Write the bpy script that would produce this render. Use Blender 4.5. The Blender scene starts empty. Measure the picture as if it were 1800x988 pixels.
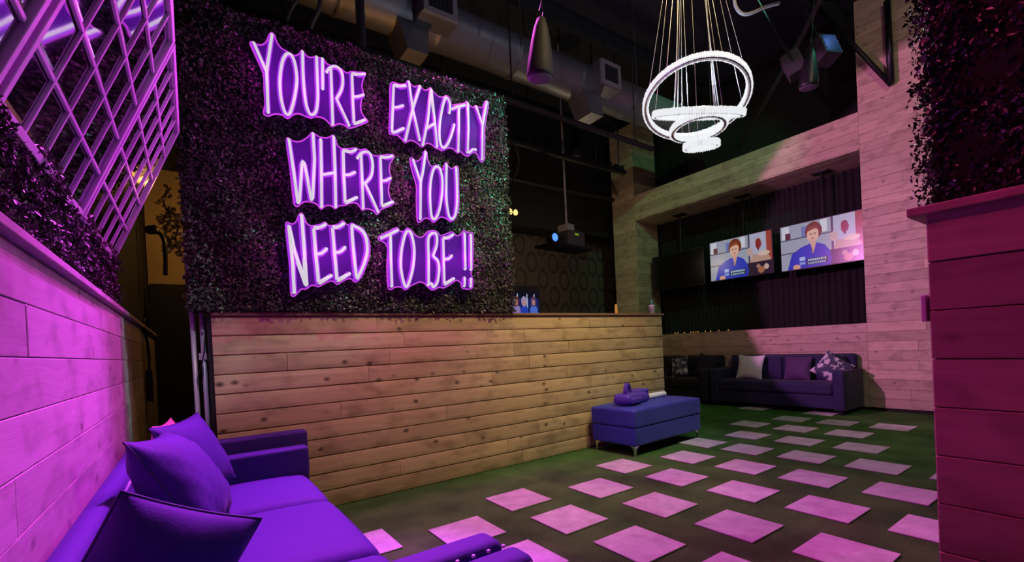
import bpy, bmesh, math, random
import numpy as np
from mathutils import Vector, Matrix, Euler
C = bpy.context.scene.collection
SC = bpy.context.scene
PI = math.pi
R = math.radians
random.seed(7); rng = np.random.default_rng(11)

# ---------------------------------------------------------------- camera (frame 1800 x 988)
def camera():
    f, cx, cy = 805.208, 903.57, 615.87
    yaw, pitch, roll = R(35.16508), R(-0.51559), R(-2.76017)
    fw = Vector((math.sin(yaw)*math.cos(pitch), math.cos(yaw)*math.cos(pitch), math.sin(pitch)))
    rt = Vector((math.cos(yaw), -math.sin(yaw), 0)); up = rt.cross(fw)
    c, s = math.cos(roll), math.sin(roll)
    X = c*rt + s*up; Y = -s*rt + c*up
    cam = bpy.data.cameras.new('camera'); o = bpy.data.objects.new('camera', cam); C.objects.link(o)
    o.matrix_world = Matrix(((X.x, Y.x, -fw.x, 0), (X.y, Y.y, -fw.y, 0), (X.z, Y.z, -fw.z, 1.29), (0, 0, 0, 1)))
    cam.sensor_fit = 'HORIZONTAL'; cam.sensor_width = 36; cam.lens = f/1800*36
    cam.shift_x = -(cx-900)/1800; cam.shift_y = (cy-494)/1800
    cam.clip_start = 0.02; cam.clip_end = 100
    SC.camera = o
camera()

# ---------------------------------------------------------------- world, exposure, lights
SC.view_settings.view_transform = 'Standard'; SC.view_settings.look = 'None'
SC.view_settings.gamma = 1.0; SC.view_settings.exposure = 0.0; SC.view_settings.use_curve_mapping = False
w = bpy.data.worlds.new('world'); SC.world = w; w.use_nodes = True
w.node_tree.nodes['Background'].inputs[0].default_value = (0.03, 0.03, 0.05, 1)
w.node_tree.nodes['Background'].inputs[1].default_value = 0.45

def spot(name, loc, target, color, power, angle, blend=0.3, radius=0.05):
    l = bpy.data.lights.new(name, 'SPOT'); l.color = color; l.energy = power
    l.spot_size = R(angle); l.spot_blend = blend; l.shadow_soft_size = radius
    o = bpy.data.objects.new(name, l); C.objects.link(o); o.location = loc
    o.rotation_euler = (Vector(target)-Vector(loc)).to_track_quat('-Z', 'Y').to_euler()
    return o
def point(name, loc, color, power, radius=0.05):
    l = bpy.data.lights.new(name, 'POINT'); l.color = color; l.energy = power; l.shadow_soft_size = radius
    o = bpy.data.objects.new(name, l); C.objects.link(o); o.location = loc
    return o
# unseen coloured spots: some inferred from the lit surfaces, others added for effect
spot('warm_counter_spot', (2.8, 0.9, 5.2), (2.6, 4.1, 0.9), (1.0, 0.76, 0.34), 430, 62, 0.9, 0.12)
spot('warm_counter_end_spot', (3.9, 1.9, 5.2), (4.0, 4.08, 1.35), (1.0, 0.82, 0.46), 430, 48, 1.0, 0.1)
spot('red_counter_spot', (2.2, 1.4, 4.9), (-0.1, 4.1, 1.35), (1.0, 0.20, 0.10), 60, 26, 1.0, 0.1)
spot('pink_column_spot', (2.4, 4.6, 3.3), (8.77, 1.95, 2.5), (0.86, 0.26, 0.74), 1150, 50, 0.12, 0.05)
spot('warm_column_spot', (3.0, -1.2, 5.6), (8.77, 3.2, 3.0), (1.0, 0.80, 0.52), 210, 80, 0.9, 0.15)
spot('green_beam_spot', (5.0, 2.2, 6.2), (8.77, 5.4, 4.4), (0.25, 1.0, 0.50), 210, 46, 0.5, 0.05)
spot('green_hedge_spot', (6.0, 2.6, 5.4), (2.9, 4.0, 3.4), (0.12, 1.0, 0.62), 1500, 24, 0.8, 0.05)
spot('hedge_wash_spot', (4.6, 1.4, 5.6), (2.1, 4.0, 3.9), (0.82, 1.0, 0.85), 130, 24, 1.0, 0.08)  # added wash that lifts the upper hedge leaves
spot('magenta_wall_spot', (2.3, 3.97, 4.9), (-0.36, 2.3, 1.35), (0.97, 0.05, 1.0), 640, 43, 0.16, 0.04)  # added; stands in for the neon sign's light on the left wall
spot('magenta_floor_spot', (2.2, 3.96, 5.2), (2.2, 1.9, 0.0), (1.0, 0.12, 0.86), 800, 62, 0.8, 0.1)  # added; carries the neon magenta over turf and tiles
spot('lilac_floor_spot', (5.2, 1.3, 6.4), (5.2, 1.1, 0.0), (1.0, 0.30, 0.80), 330, 52, 0.7, 0.1)  # added to take the magenta on to the far tiles
spot('violet_sofa_spot', (1.2, 3.97, 4.8), (0.32, 2.15, 0.5), (0.60, 0.06, 1.0), 1750, 38, 0.6, 0.05)  # added; stands in for neon light on the sofa tops
spot('violet_mirror_spot', (1.5, 3.97, 4.7), (-0.25, 2.3, 2.45), (1.0, 0.06, 1.0), 480, 50, 0.8, 0.02)  # added to brighten the bars of the mirror frames
spot('blue_ottoman_spot', (6.6, 1.4, 5.8), (4.9, 3.6, 0.5), (0.15, 0.3, 1.0), 220, 24, 0.8, 0.06)
spot('red_wall_spot', (-0.1, 1.5, 4.4), (1.85, 0.1, 0.9), (1.0, 0.06, 0.24), 190, 50, 0.8, 0.1)
spot('green_floor_spot', (6.5, 0.5, 6.2), (5.8, 3.6, 0.0), (0.06, 1.0, 0.42), 130, 62, 0.9, 0.1)
point('bar_lamp_warm', (2.2, 5.0, 3.3), (1.0, 0.42, 0.12), 24)
point('bar_lamp_far', (6.6, 6.8, 3.2), (1.0, 0.72, 0.42), 20)
point('passage_lamp_amber', (0.5, 6.6, 3.0), (1.0, 0.5, 0.12), 17)
point('room_fill_lamp', (5.0, 0.5, 6.0), (0.8, 0.82, 1.0), 25, 0.2)
spot('cool_pole_spot', (0.15, 0.6, 4.6), (0.05, 4.2, 1.25), (0.75, 0.85, 1.0), 130, 9, 0.6, 0.03)  # added narrow beam that brightens the two metal poles

# ---------------------------------------------------------------- node helpers / materials
def newmat(name):
    m = bpy.data.materials.new(name); m.use_nodes = True
    nt = m.node_tree; b = nt.nodes['Principled BSDF']
    return m, nt, b
def N(nt, t, **kw):
    n = nt.nodes.new(t)
    for k, v in kw.items():
        if k.startswith('i_'): n.inputs[int(k[2:])].default_value = v
        else: setattr(n, k, v)
    return n
def simple(name, col, rough=0.6, metal=0.0, bump=0.0, bscale=60, spec=0.5, var=0.0, sheen=0.0, clear=0.0):
    m, nt, b = newmat(name); L = nt.links
    b.inputs['Base Color'].default_value = (*col, 1); b.inputs['Roughness'].default_value = rough
    b.inputs['Metallic'].default_value = metal; b.inputs['Specular IOR Level'].default_value = spec
    if sheen: b.inputs['Sheen Weight'].default_value = sheen; b.inputs['Sheen Roughness'].default_value = 0.35
    if clear: b.inputs['Coat Weight'].default_value = clear
    tc = N(nt, 'ShaderNodeTexCoord'); n = N(nt, 'ShaderNodeTexNoise'); n.inputs['Scale'].default_value = bscale
    n.inputs['Detail'].default_value = 4; L.new(tc.outputs['Object'], n.inputs['Vector'])
    if bump:
        bp = N(nt, 'ShaderNodeBump'); bp.inputs['Strength'].default_value = bump; bp.inputs['Distance'].default_value = 0.01
        L.new(n.outputs['Fac'], bp.inputs['Height']); L.new(bp.outputs['Normal'], b.inputs['Normal'])
    if var:
        mx = N(nt, 'ShaderNodeMix', data_type='RGBA'); mx.inputs[6].default_value = (*[c*(1-var) for c in col], 1)
        mx.inputs[7].default_value = (*[min(1, c*(1+var)) for c in col], 1)
        n2 = N(nt, 'ShaderNodeTexNoise'); n2.inputs['Scale'].default_value = bscale*0.12; L.new(tc.outputs['Object'], n2.inputs['Vector'])
        L.new(n2.outputs['Fac'], mx.inputs[0]); L.new(mx.outputs[2], b.inputs['Base Color'])
    return m
def emit(name, col, strength):
    m, nt, b = newmat(name)
    b.inputs['Base Color'].default_value = (0.02, 0.02, 0.02, 1)
    b.inputs['Emission Color'].default_value = (*col, 1); b.inputs['Emission Strength'].default_value = strength
    return m
def wood(name, light, dark, knot=(0.05, 0.028, 0.014), knots=0.9, rough=0.55):
    m, nt, b = newmat(name); L = nt.links
    tc = N(nt, 'ShaderNodeTexCoord'); oi = N(nt, 'ShaderNodeObjectInfo')
    mul = N(nt, 'ShaderNodeMath', operation='MULTIPLY'); mul.inputs[1].default_value = 37.0; L.new(oi.outputs['Random'], mul.inputs[0])
    off = N(nt, 'ShaderNodeCombineXYZ'); L.new(mul.outputs[0], off.inputs[0]); L.new(mul.outputs[0], off.inputs[2])
    add = N(nt, 'ShaderNodeVectorMath', operation='ADD'); L.new(tc.outputs['Object'], add.inputs[0]); L.new(off.outputs[0], add.inputs[1])
    # warp the grain a little
    wn = N(nt, 'ShaderNodeTexNoise'); wn.inputs['Scale'].default_value = 2.2; L.new(add.outputs[0], wn.inputs['Vector'])
    ws = N(nt, 'ShaderNodeVectorMath', operation='MULTIPLY_ADD'); ws.inputs[1].default_value = (0.0, 0.0, 0.10)
    L.new(wn.outputs['Color'], ws.inputs[0]); L.new(add.outputs[0], ws.inputs[2])
    mp = N(nt, 'ShaderNodeMapping'); mp.inputs['Scale'].default_value = (1.6, 20, 46); L.new(ws.outputs[0], mp.inputs[0])
    g = N(nt, 'ShaderNodeTexNoise'); g.inputs['Scale'].default_value = 1.0; g.inputs['Detail'].default_value = 6; g.inputs['Roughness'].default_value = 0.65
    L.new(mp.outputs[0], g.inputs['Vector'])
    mp2 = N(nt, 'ShaderNodeMapping'); mp2.inputs['Scale'].default_value = (2.6, 3, 4.5); L.new(add.outputs[0], mp2.inputs[0])
    g2 = N(nt, 'ShaderNodeTexNoise'); g2.inputs['Scale'].default_value = 1.6; g2.inputs['Detail'].default_value = 3; L.new(mp2.outputs[0], g2.inputs['Vector'])
    r1 = N(nt, 'ShaderNodeMapRange'); r1.inputs[1].default_value = 0.34; r1.inputs[2].default_value = 0.68; L.new(g.outputs['Fac'], r1.inputs[0])
    mixc = N(nt, 'ShaderNodeMix', data_type='RGBA'); mixc.inputs[6].default_value = (*light, 1); mixc.inputs[7].default_value = (*dark, 1)
    f = N(nt, 'ShaderNodeMath', operation='MULTIPLY'); f.inputs[1].default_value = 0.55; L.new(r1.outputs[0], f.inputs[0]); L.new(f.outputs[0], mixc.inputs[0])
    # broad smudges
    r2 = N(nt, 'ShaderNodeMapRange'); r2.inputs[1].default_value = 0.50; r2.inputs[2].default_value = 0.70; r2.inputs[4].default_value = 0.62; L.new(g2.outputs['Fac'], r2.inputs[0])
    mixd = N(nt, 'ShaderNodeMix', data_type='RGBA'); L.new(r2.outputs[0], mixd.inputs[0]); L.new(mixc.outputs[2], mixd.inputs[6]); mixd.inputs[7].default_value = (*[c*0.62 for c in dark], 1)
    # knots
    mp3 = N(nt, 'ShaderNodeMapping'); mp3.inputs['Scale'].default_value = (4.6, 0.02, 6.6); L.new(ws.outputs[0], mp3.inputs[0])
    v = N(nt, 'ShaderNodeTexVoronoi'); v.inputs['Scale'].default_value = 1.0; v.inputs['Randomness'].default_value = 1.0; L.new(mp3.outputs[0], v.inputs['Vector'])
    r3 = N(nt, 'ShaderNodeMapRange', interpolation_type='SMOOTHSTEP'); r3.inputs[1].default_value = 0.04; r3.inputs[2].default_value = 0.19; r3.inputs[3].default_value = knots; r3.inputs[4].default_value = 0
    L.new(v.outputs['Distance'], r3.inputs[0])
    mk = N(nt, 'ShaderNodeMix', data_type='RGBA'); L.new(r3.outputs[0], mk.inputs[0]); L.new(mixd.outputs[2], mk.inputs[6]); mk.inputs[7].default_value = (*knot, 1)
    # board to board tone
    r4 = N(nt, 'ShaderNodeMapRange'); r4.inputs[3].default_value = 0.78; r4.inputs[4].default_value = 1.12; L.new(oi.outputs['Random'], r4.inputs[0])
    hs = N(nt, 'ShaderNodeHueSaturation'); L.new(r4.outputs[0], hs.inputs['Value']); L.new(mk.outputs[2], hs.inputs['Color'])
    L.new(hs.outputs[0], b.inputs['Base Color']); b.inputs['Roughness'].default_value = rough
    bp = N(nt, 'ShaderNodeBump'); bp.inputs['Strength'].default_value = 0.25; bp.inputs['Distance'].default_value = 0.004
    L.new(g.outputs['Fac'], bp.inputs['Height']); L.new(bp.outputs['Normal'], b.inputs['Normal'])
    return m
M = {}
M['pine'] = wood('pine_board', (0.62, 0.46, 0.25), (0.42, 0.28, 0.14))
M['pale_pine'] = wood('pale_pine_board', (0.55, 0.43, 0.30), (0.40, 0.29, 0.19), knots=0.55)
M['left_pine'] = wood('whitewashed_pine_board', (0.52, 0.42, 0.42), (0.38, 0.28, 0.29), knots=0.6)
M['red_pine'] = wood('red_stained_pine_board', (0.44, 0.25, 0.24), (0.26, 0.14, 0.14), knots=0.6, knot=(0.05, 0.015, 0.015))
M['cap_wood'] = simple('stained_cap_board', (0.25, 0.15, 0.085), 0.45, bump=0.2, bscale=30, var=0.25)
M['black_paint'] = simple('black_paint', (0.012, 0.012, 0.015), 0.8)
M['dim_box'] = simple('dim_box_light_housing', (0.012, 0.012, 0.014), 0.8)
M['dark_core'] = simple('dark_wall_core', (0.012, 0.010, 0.010), 0.9)
M['ceiling_black'] = simple('sprayed_black_ceiling', (0.050, 0.060, 0.078), 0.9, bump=0.5, bscale=6)
M['black_metal'] = simple('black_metal', (0.02, 0.02, 0.024), 0.4, 0.6)
M['grey_metal'] = simple('dull_grey_metal', (0.16, 0.16, 0.18), 0.5, 0.6)
M['pipe'] = simple('dark_painted_pipe', (0.022, 0.020, 0.026), 0.5, 0.1)
M['plastic_grey'] = simple('grey_plastic', (0.25, 0.24, 0.27), 0.5)
M['grille_white'] = simple('painted_register', (0.40, 0.38, 0.42), 0.5)
M['chrome'] = simple('chrome', (0.75, 0.75, 0.78), 0.15, 1.0)
M['duct'] = simple('galvanised_duct', (0.30, 0.32, 0.37), 0.48, 0.6, bump=0.6, bscale=9, var=0.25)
M['velvet'] = simple('blue_velvet', (0.036, 0.008, 0.16), 0.75, bump=0.12, bscale=160, sheen=0.06, var=0.1)
M['velvet_dark'] = simple('navy_upholstery', (0.012, 0.010, 0.055), 0.8, bump=0.2, bscale=160, sheen=0.15)
M['velvet_black'] = simple('charcoal_upholstery', (0.008, 0.008, 0.015), 0.85, bump=0.2, bscale=160, sheen=0.1)
M['ott'] = simple('royal_blue_velvet', (0.020, 0.036, 0.30), 0.7, bump=0.2, bscale=140, sheen=0.3, var=0.12)
M['piping'] = simple('dark_piping', (0.02, 0.01, 0.10), 0.6)
M['crystal'] = simple('rhinestone', (0.95, 0.9, 0.95), 0.08, 0.0, spec=1.0, clear=1.0)
M['white_fabric'] = simple('white_pillow_fabric', (0.62, 0.60, 0.58), 0.85, bump=0.4, bscale=110)
M['plum_fabric'] = simple('plum_pillow_fabric', (0.06, 0.02, 0.09), 0.75, bump=0.2, bscale=120, sheen=0.6)
M['pink_fur'] = simple('pink_fluffy_fabric', (0.75, 0.30, 0.42), 0.9, bump=1.0, bscale=90)
M['screen_black'] = simple('dark_screen_glass', (0.006, 0.006, 0.009), 0.18)
M['plastic_black'] = simple('black_plastic', (0.012, 0.012, 0.014), 0.35)
M['plastic_white'] = simple('white_plastic', (0.6, 0.6, 0.6), 0.4)
M['speaker_purple'] = simple('dark_speaker_housing', (0.009, 0.006, 0.013), 0.7, spec=0.25)
M['speaker_grille'] = simple('speaker_grille', (0.07, 0.05, 0.08), 0.6, bump=0.6, bscale=300)
M['bag'] = simple('violet_nylon_bag', (0.08, 0.035, 0.42), 0.5, bump=0.5, bscale=40)
M['towel'] = simple('white_paper_roll', (0.85, 0.8, 0.85), 0.6)
M['curtain'] = simple('black_pleated_curtain', (0.010, 0.0105, 0.009), 0.95, bump=0.2, bscale=80)
M['aluminium'] = simple('aluminium_pole', (0.66, 0.69, 0.75), 0.35, 0.2)
M['purple_plastic'] = simple('lilac_wall_plate', (0.55, 0.42, 0.6), 0.4)
M['mirror'] = simple('bevelled_mirror', (0.80, 0.70, 0.88), 0.035, 1.0)
M['mirror_bevel'] = simple('mirror_bevel_edge', (0.9, 0.8, 0.9), 0.12, 1.0)
M['frame_paint'] = simple('lilac_painted_frame', (0.62, 0.55, 0.70), 0.35)
M['neon'] = emit('neon_tube_light', (0.78, 0.42, 1.0), 1.0)
nb = M['neon'].node_tree.nodes['Principled BSDF']; nb.inputs['Emission Color'].default_value = (0.66, 0.60, 0.68, 1); nb.inputs['Emission Strength'].default_value = 1.0
M['neon_sleeve'] = emit('neon_tube_sleeve', (0.40, 0.03, 0.85), 0.9)  # violet halo of the tubes, put in as an emissive surface
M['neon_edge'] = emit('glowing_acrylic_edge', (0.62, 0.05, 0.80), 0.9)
M['crystal_light'] = emit('lit_crystal', (0.80, 0.82, 0.85), 1.0)
M['bulb'] = emit('amber_bulb', (1.0, 0.62, 0.20), 1.6)
M['string_light'] = emit('string_bulb', (1.0, 0.45, 0.05), 0.8)
M['lens_light'] = emit('projector_lens_light', (0.08, 0.25, 1.0), 1.6)
M['amber_wall'] = simple('plaster_wall_amber', (0.50, 0.38, 0.22), 0.8, bump=0.3, bscale=14, var=0.2)

def plate_material():
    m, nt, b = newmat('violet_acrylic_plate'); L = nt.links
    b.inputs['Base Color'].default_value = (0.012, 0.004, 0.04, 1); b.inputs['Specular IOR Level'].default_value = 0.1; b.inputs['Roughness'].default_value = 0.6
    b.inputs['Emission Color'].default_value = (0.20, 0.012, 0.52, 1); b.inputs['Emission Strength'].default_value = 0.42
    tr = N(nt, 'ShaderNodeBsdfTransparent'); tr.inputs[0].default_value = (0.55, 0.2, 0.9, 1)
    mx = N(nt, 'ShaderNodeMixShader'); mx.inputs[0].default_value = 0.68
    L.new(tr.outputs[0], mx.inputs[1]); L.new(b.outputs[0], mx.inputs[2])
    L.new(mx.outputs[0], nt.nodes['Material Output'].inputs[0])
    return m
M['plate'] = plate_material()

def leaf_material():
    m, nt, b = newmat('boxwood_leaf'); L = nt.links
    tc = N(nt, 'ShaderNodeTexCoord'); n = N(nt, 'ShaderNodeTexNoise'); n.inputs['Scale'].default_value = 45
    L.new(tc.outputs['Object'], n.inputs['Vector'])
    mx = N(nt, 'ShaderNodeMix', data_type='RGBA'); mx.inputs[6].default_value = (0.022, 0.040, 0.018, 1); mx.inputs[7].default_value = (0.15, 0.19, 0.11, 1)
    r = N(nt, 'ShaderNodeMapRange'); r.inputs[1].default_value = 0.35; r.inputs[2].default_value = 0.7; L.new(n.outputs['Fac'], r.inputs[0])
    L.new(r.outputs[0], mx.inputs[0]); L.new(mx.outputs[2], b.inputs['Base Color'])
    b.inputs['Roughness'].default_value = 0.36
    return m
M['leaf'] = leaf_material()
M['leaf_dark'] = simple('dark_plastic_leaf', (0.075, 0.055, 0.060), 0.30)
M['leaf_black'] = simple('black_plastic_leaf', (0.022, 0.016, 0.020), 0.35)
M['hedge_core'] = simple('hedge_mat_backing', (0.006, 0.010, 0.005), 0.95)

def turf_material():
    m, nt, b = newmat('artificial_turf'); L = nt.links
    tc = N(nt, 'ShaderNodeTexCoord')
    n = N(nt, 'ShaderNodeTexNoise'); n.inputs['Scale'].default_value = 130; n.inputs['Detail'].default_value = 5; L.new(tc.outputs['Object'], n.inputs['Vector'])
    n2 = N(nt, 'ShaderNodeTexNoise'); n2.inputs['Scale'].default_value = 2.5; n2.inputs['Detail'].default_value = 5; L.new(tc.outputs['Object'], n2.inputs['Vector'])
    mx = N(nt, 'ShaderNodeMix', data_type='RGBA'); mx.inputs[6].default_value = (0.027, 0.080, 0.018, 1); mx.inputs[7].default_value = (0.080, 0.19, 0.040, 1)
    ad = N(nt, 'ShaderNodeMath', operation='ADD'); L.new(n.outputs['Fac'], ad.inputs[0]); L.new(n2.outputs['Fac'], ad.inputs[1])
    r = N(nt, 'ShaderNodeMapRange'); r.inputs[1].default_value = 0.75; r.inputs[2].default_value = 1.25; L.new(ad.outputs[0], r.inputs[0])
    L.new(r.outputs[0], mx.inputs[0]); L.new(mx.outputs[2], b.inputs['Base Color']); b.inputs['Roughness'].default_value = 0.95
    b.inputs['Specular IOR Level'].default_value = 0.1
    bp = N(nt, 'ShaderNodeBump'); bp.inputs['Strength'].default_value = 0.8; bp.inputs['Distance'].default_value = 0.01
    L.new(n.outputs['Fac'], bp.inputs['Height']); L.new(bp.outputs['Normal'], b.inputs['Normal'])
    return m
M['turf'] = turf_material()
def tile_material():
    m, nt, b = newmat('concrete_floor_tile'); L = nt.links
    tc = N(nt, 'ShaderNodeTexCoord'); oi = N(nt, 'ShaderNodeObjectInfo')
    mul = N(nt, 'ShaderNodeMath', operation='MULTIPLY'); mul.inputs[1].default_value = 50.0; L.new(oi.outputs['Random'], mul.inputs[0])
    off = N(nt, 'ShaderNodeCombineXYZ'); L.new(mul.outputs[0], off.inputs[0]); L.new(mul.outputs[0], off.inputs[1])
    add = N(nt, 'ShaderNodeVectorMath', operation='ADD'); L.new(tc.outputs['Object'], add.inputs[0]); L.new(off.outputs[0], add.inputs[1])
    n = N(nt, 'ShaderNodeTexNoise'); n.inputs['Scale'].default_value = 7; n.inputs['Detail'].default_value = 7; n.inputs['Roughness'].default_value = 0.65; L.new(add.outputs[0], n.inputs['Vector'])
    r = N(nt, 'ShaderNodeMapRange'); r.inputs[1].default_value = 0.3; r.inputs[2].default_value = 0.7; L.new(n.outputs['Fac'], r.inputs[0])
    mx = N(nt, 'ShaderNodeMix', data_type='RGBA'); mx.inputs[6].default_value = (0.40, 0.36, 0.36, 1); mx.inputs[7].default_value = (0.62, 0.57, 0.57, 1)
    L.new(r.outputs[0], mx.inputs[0])
    r4 = N(nt, 'ShaderNodeMapRange'); r4.inputs[3].default_value = 0.85; r4.inputs[4].default_value = 1.05; L.new(oi.outputs['Random'], r4.inputs[0])
    hs = N(nt, 'ShaderNodeHueSaturation'); L.new(r4.outputs[0], hs.inputs['Value']); L.new(mx.outputs[2], hs.inputs['Color'])
    L.new(hs.outputs[0], b.inputs['Base Color']); b.inputs['Roughness'].default_value = 0.7
    return m
M['tile'] = tile_material()
def pattern_material():
    m, nt, b = newmat('printed_pillow_fabric'); L = nt.links
    tc = N(nt, 'ShaderNodeTexCoord')
    v = N(nt, 'ShaderNodeTexVoronoi'); v.inputs['Scale'].default_value = 9; L.new(tc.outputs['Object'], v.inputs['Vector'])
    n = N(nt, 'ShaderNodeTexNoise'); n.inputs['Scale'].default_value = 22; L.new(tc.outputs['Object'], n.inputs['Vector'])
    ad = N(nt, 'ShaderNodeMath', operation='ADD'); L.new(v.outputs['Distance'], ad.inputs[0]); L.new(n.outputs['Fac'], ad.inputs[1])
    r = N(nt, 'ShaderNodeMapRange'); r.inputs[1].default_value = 0.82; r.inputs[2].default_value = 0.95; L.new(ad.outputs[0], r.inputs[0])
    mx = N(nt, 'ShaderNodeMix', data_type='RGBA'); mx.inputs[6].default_value = (0.55, 0.5, 0.55, 1); mx.inputs[7].default_value = (0.05, 0.05, 0.10, 1)
    L.new(r.outputs[0], mx.inputs[0]); L.new(mx.outputs[2], b.inputs['Base Color']); b.inputs['Roughness'].default_value = 0.85
    return m
M['pattern'] = pattern_material()
def damask_material():
    m, nt, b = newmat('damask_wallpaper'); L = nt.links
    tc = N(nt, 'ShaderNodeTexCoord'); sx = N(nt, 'ShaderNodeSeparateXYZ'); L.new(tc.outputs['Object'], sx.inputs[0])
    def wrap(src, size, off=0.0):
        a = N(nt, 'ShaderNodeMath', operation='ADD'); a.inputs[1].default_value = off; L.new(src, a.inputs[0])
        p = N(nt, 'ShaderNodeMath', operation='PINGPONG'); p.inputs[1].default_value = size/2; L.new(a.outputs[0], p.inputs[0])
        return p.outputs[0]
    def oval(ox, oz):
        px = wrap(sx.outputs[0], 0.70, ox); pz = wrap(sx.outputs[2], 0.84, oz)
        mx_ = N(nt, 'ShaderNodeMath', operation='MULTIPLY'); mx_.inputs[1].default_value = 1.5; L.new(px, mx_.inputs[0])
        c = N(nt, 'ShaderNodeCombineXYZ'); L.new(mx_.outputs[0], c.inputs[0]); L.new(pz, c.inputs[2])
        l = N(nt, 'ShaderNodeVectorMath', operation='LENGTH'); L.new(c.outputs[0], l.inputs[0])
        return l.outputs['Value']
    mn = N(nt, 'ShaderNodeMath', operation='MINIMUM'); L.new(oval(0, 0), mn.inputs[0]); L.new(oval(0.35, 0.42), mn.inputs[1])
    s = N(nt, 'ShaderNodeMath', operation='SUBTRACT'); s.inputs[1].default_value = 0.225; L.new(mn.outputs[0], s.inputs[0])
    ab = N(nt, 'ShaderNodeMath', operation='ABSOLUTE'); L.new(s.outputs[0], ab.inputs[0])
    nz = N(nt, 'ShaderNodeTexNoise'); nz.inputs['Scale'].default_value = 16; L.new(tc.outputs['Object'], nz.inputs['Vector'])
    ma = N(nt, 'ShaderNodeMath', operation='MULTIPLY_ADD'); ma.inputs[1].default_value = 0.09; ma.inputs[2].default_value = -0.045; L.new(nz.outputs['Fac'], ma.inputs[0])
    a2 = N(nt, 'ShaderNodeMath', operation='ADD'); L.new(ab.outputs[0], a2.inputs[0]); L.new(ma.outputs[0], a2.inputs[1])
    r = N(nt, 'ShaderNodeMapRange'); r.inputs[1].default_value = 0.01; r.inputs[2].default_value = 0.065; L.new(a2.outputs[0], r.inputs[0])
    mx = N(nt, 'ShaderNodeMix', data_type='RGBA'); mx.inputs[6].default_value = (0.045, 0.036, 0.032, 1); mx.inputs[7].default_value = (0.11, 0.09, 0.078, 1)
    L.new(r.outputs[0], mx.inputs[0]); L.new(mx.outputs[2], b.inputs['Base Color']); b.inputs['Roughness'].default_value = 0.6
    return m
M['damask'] = damask_material()

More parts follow.
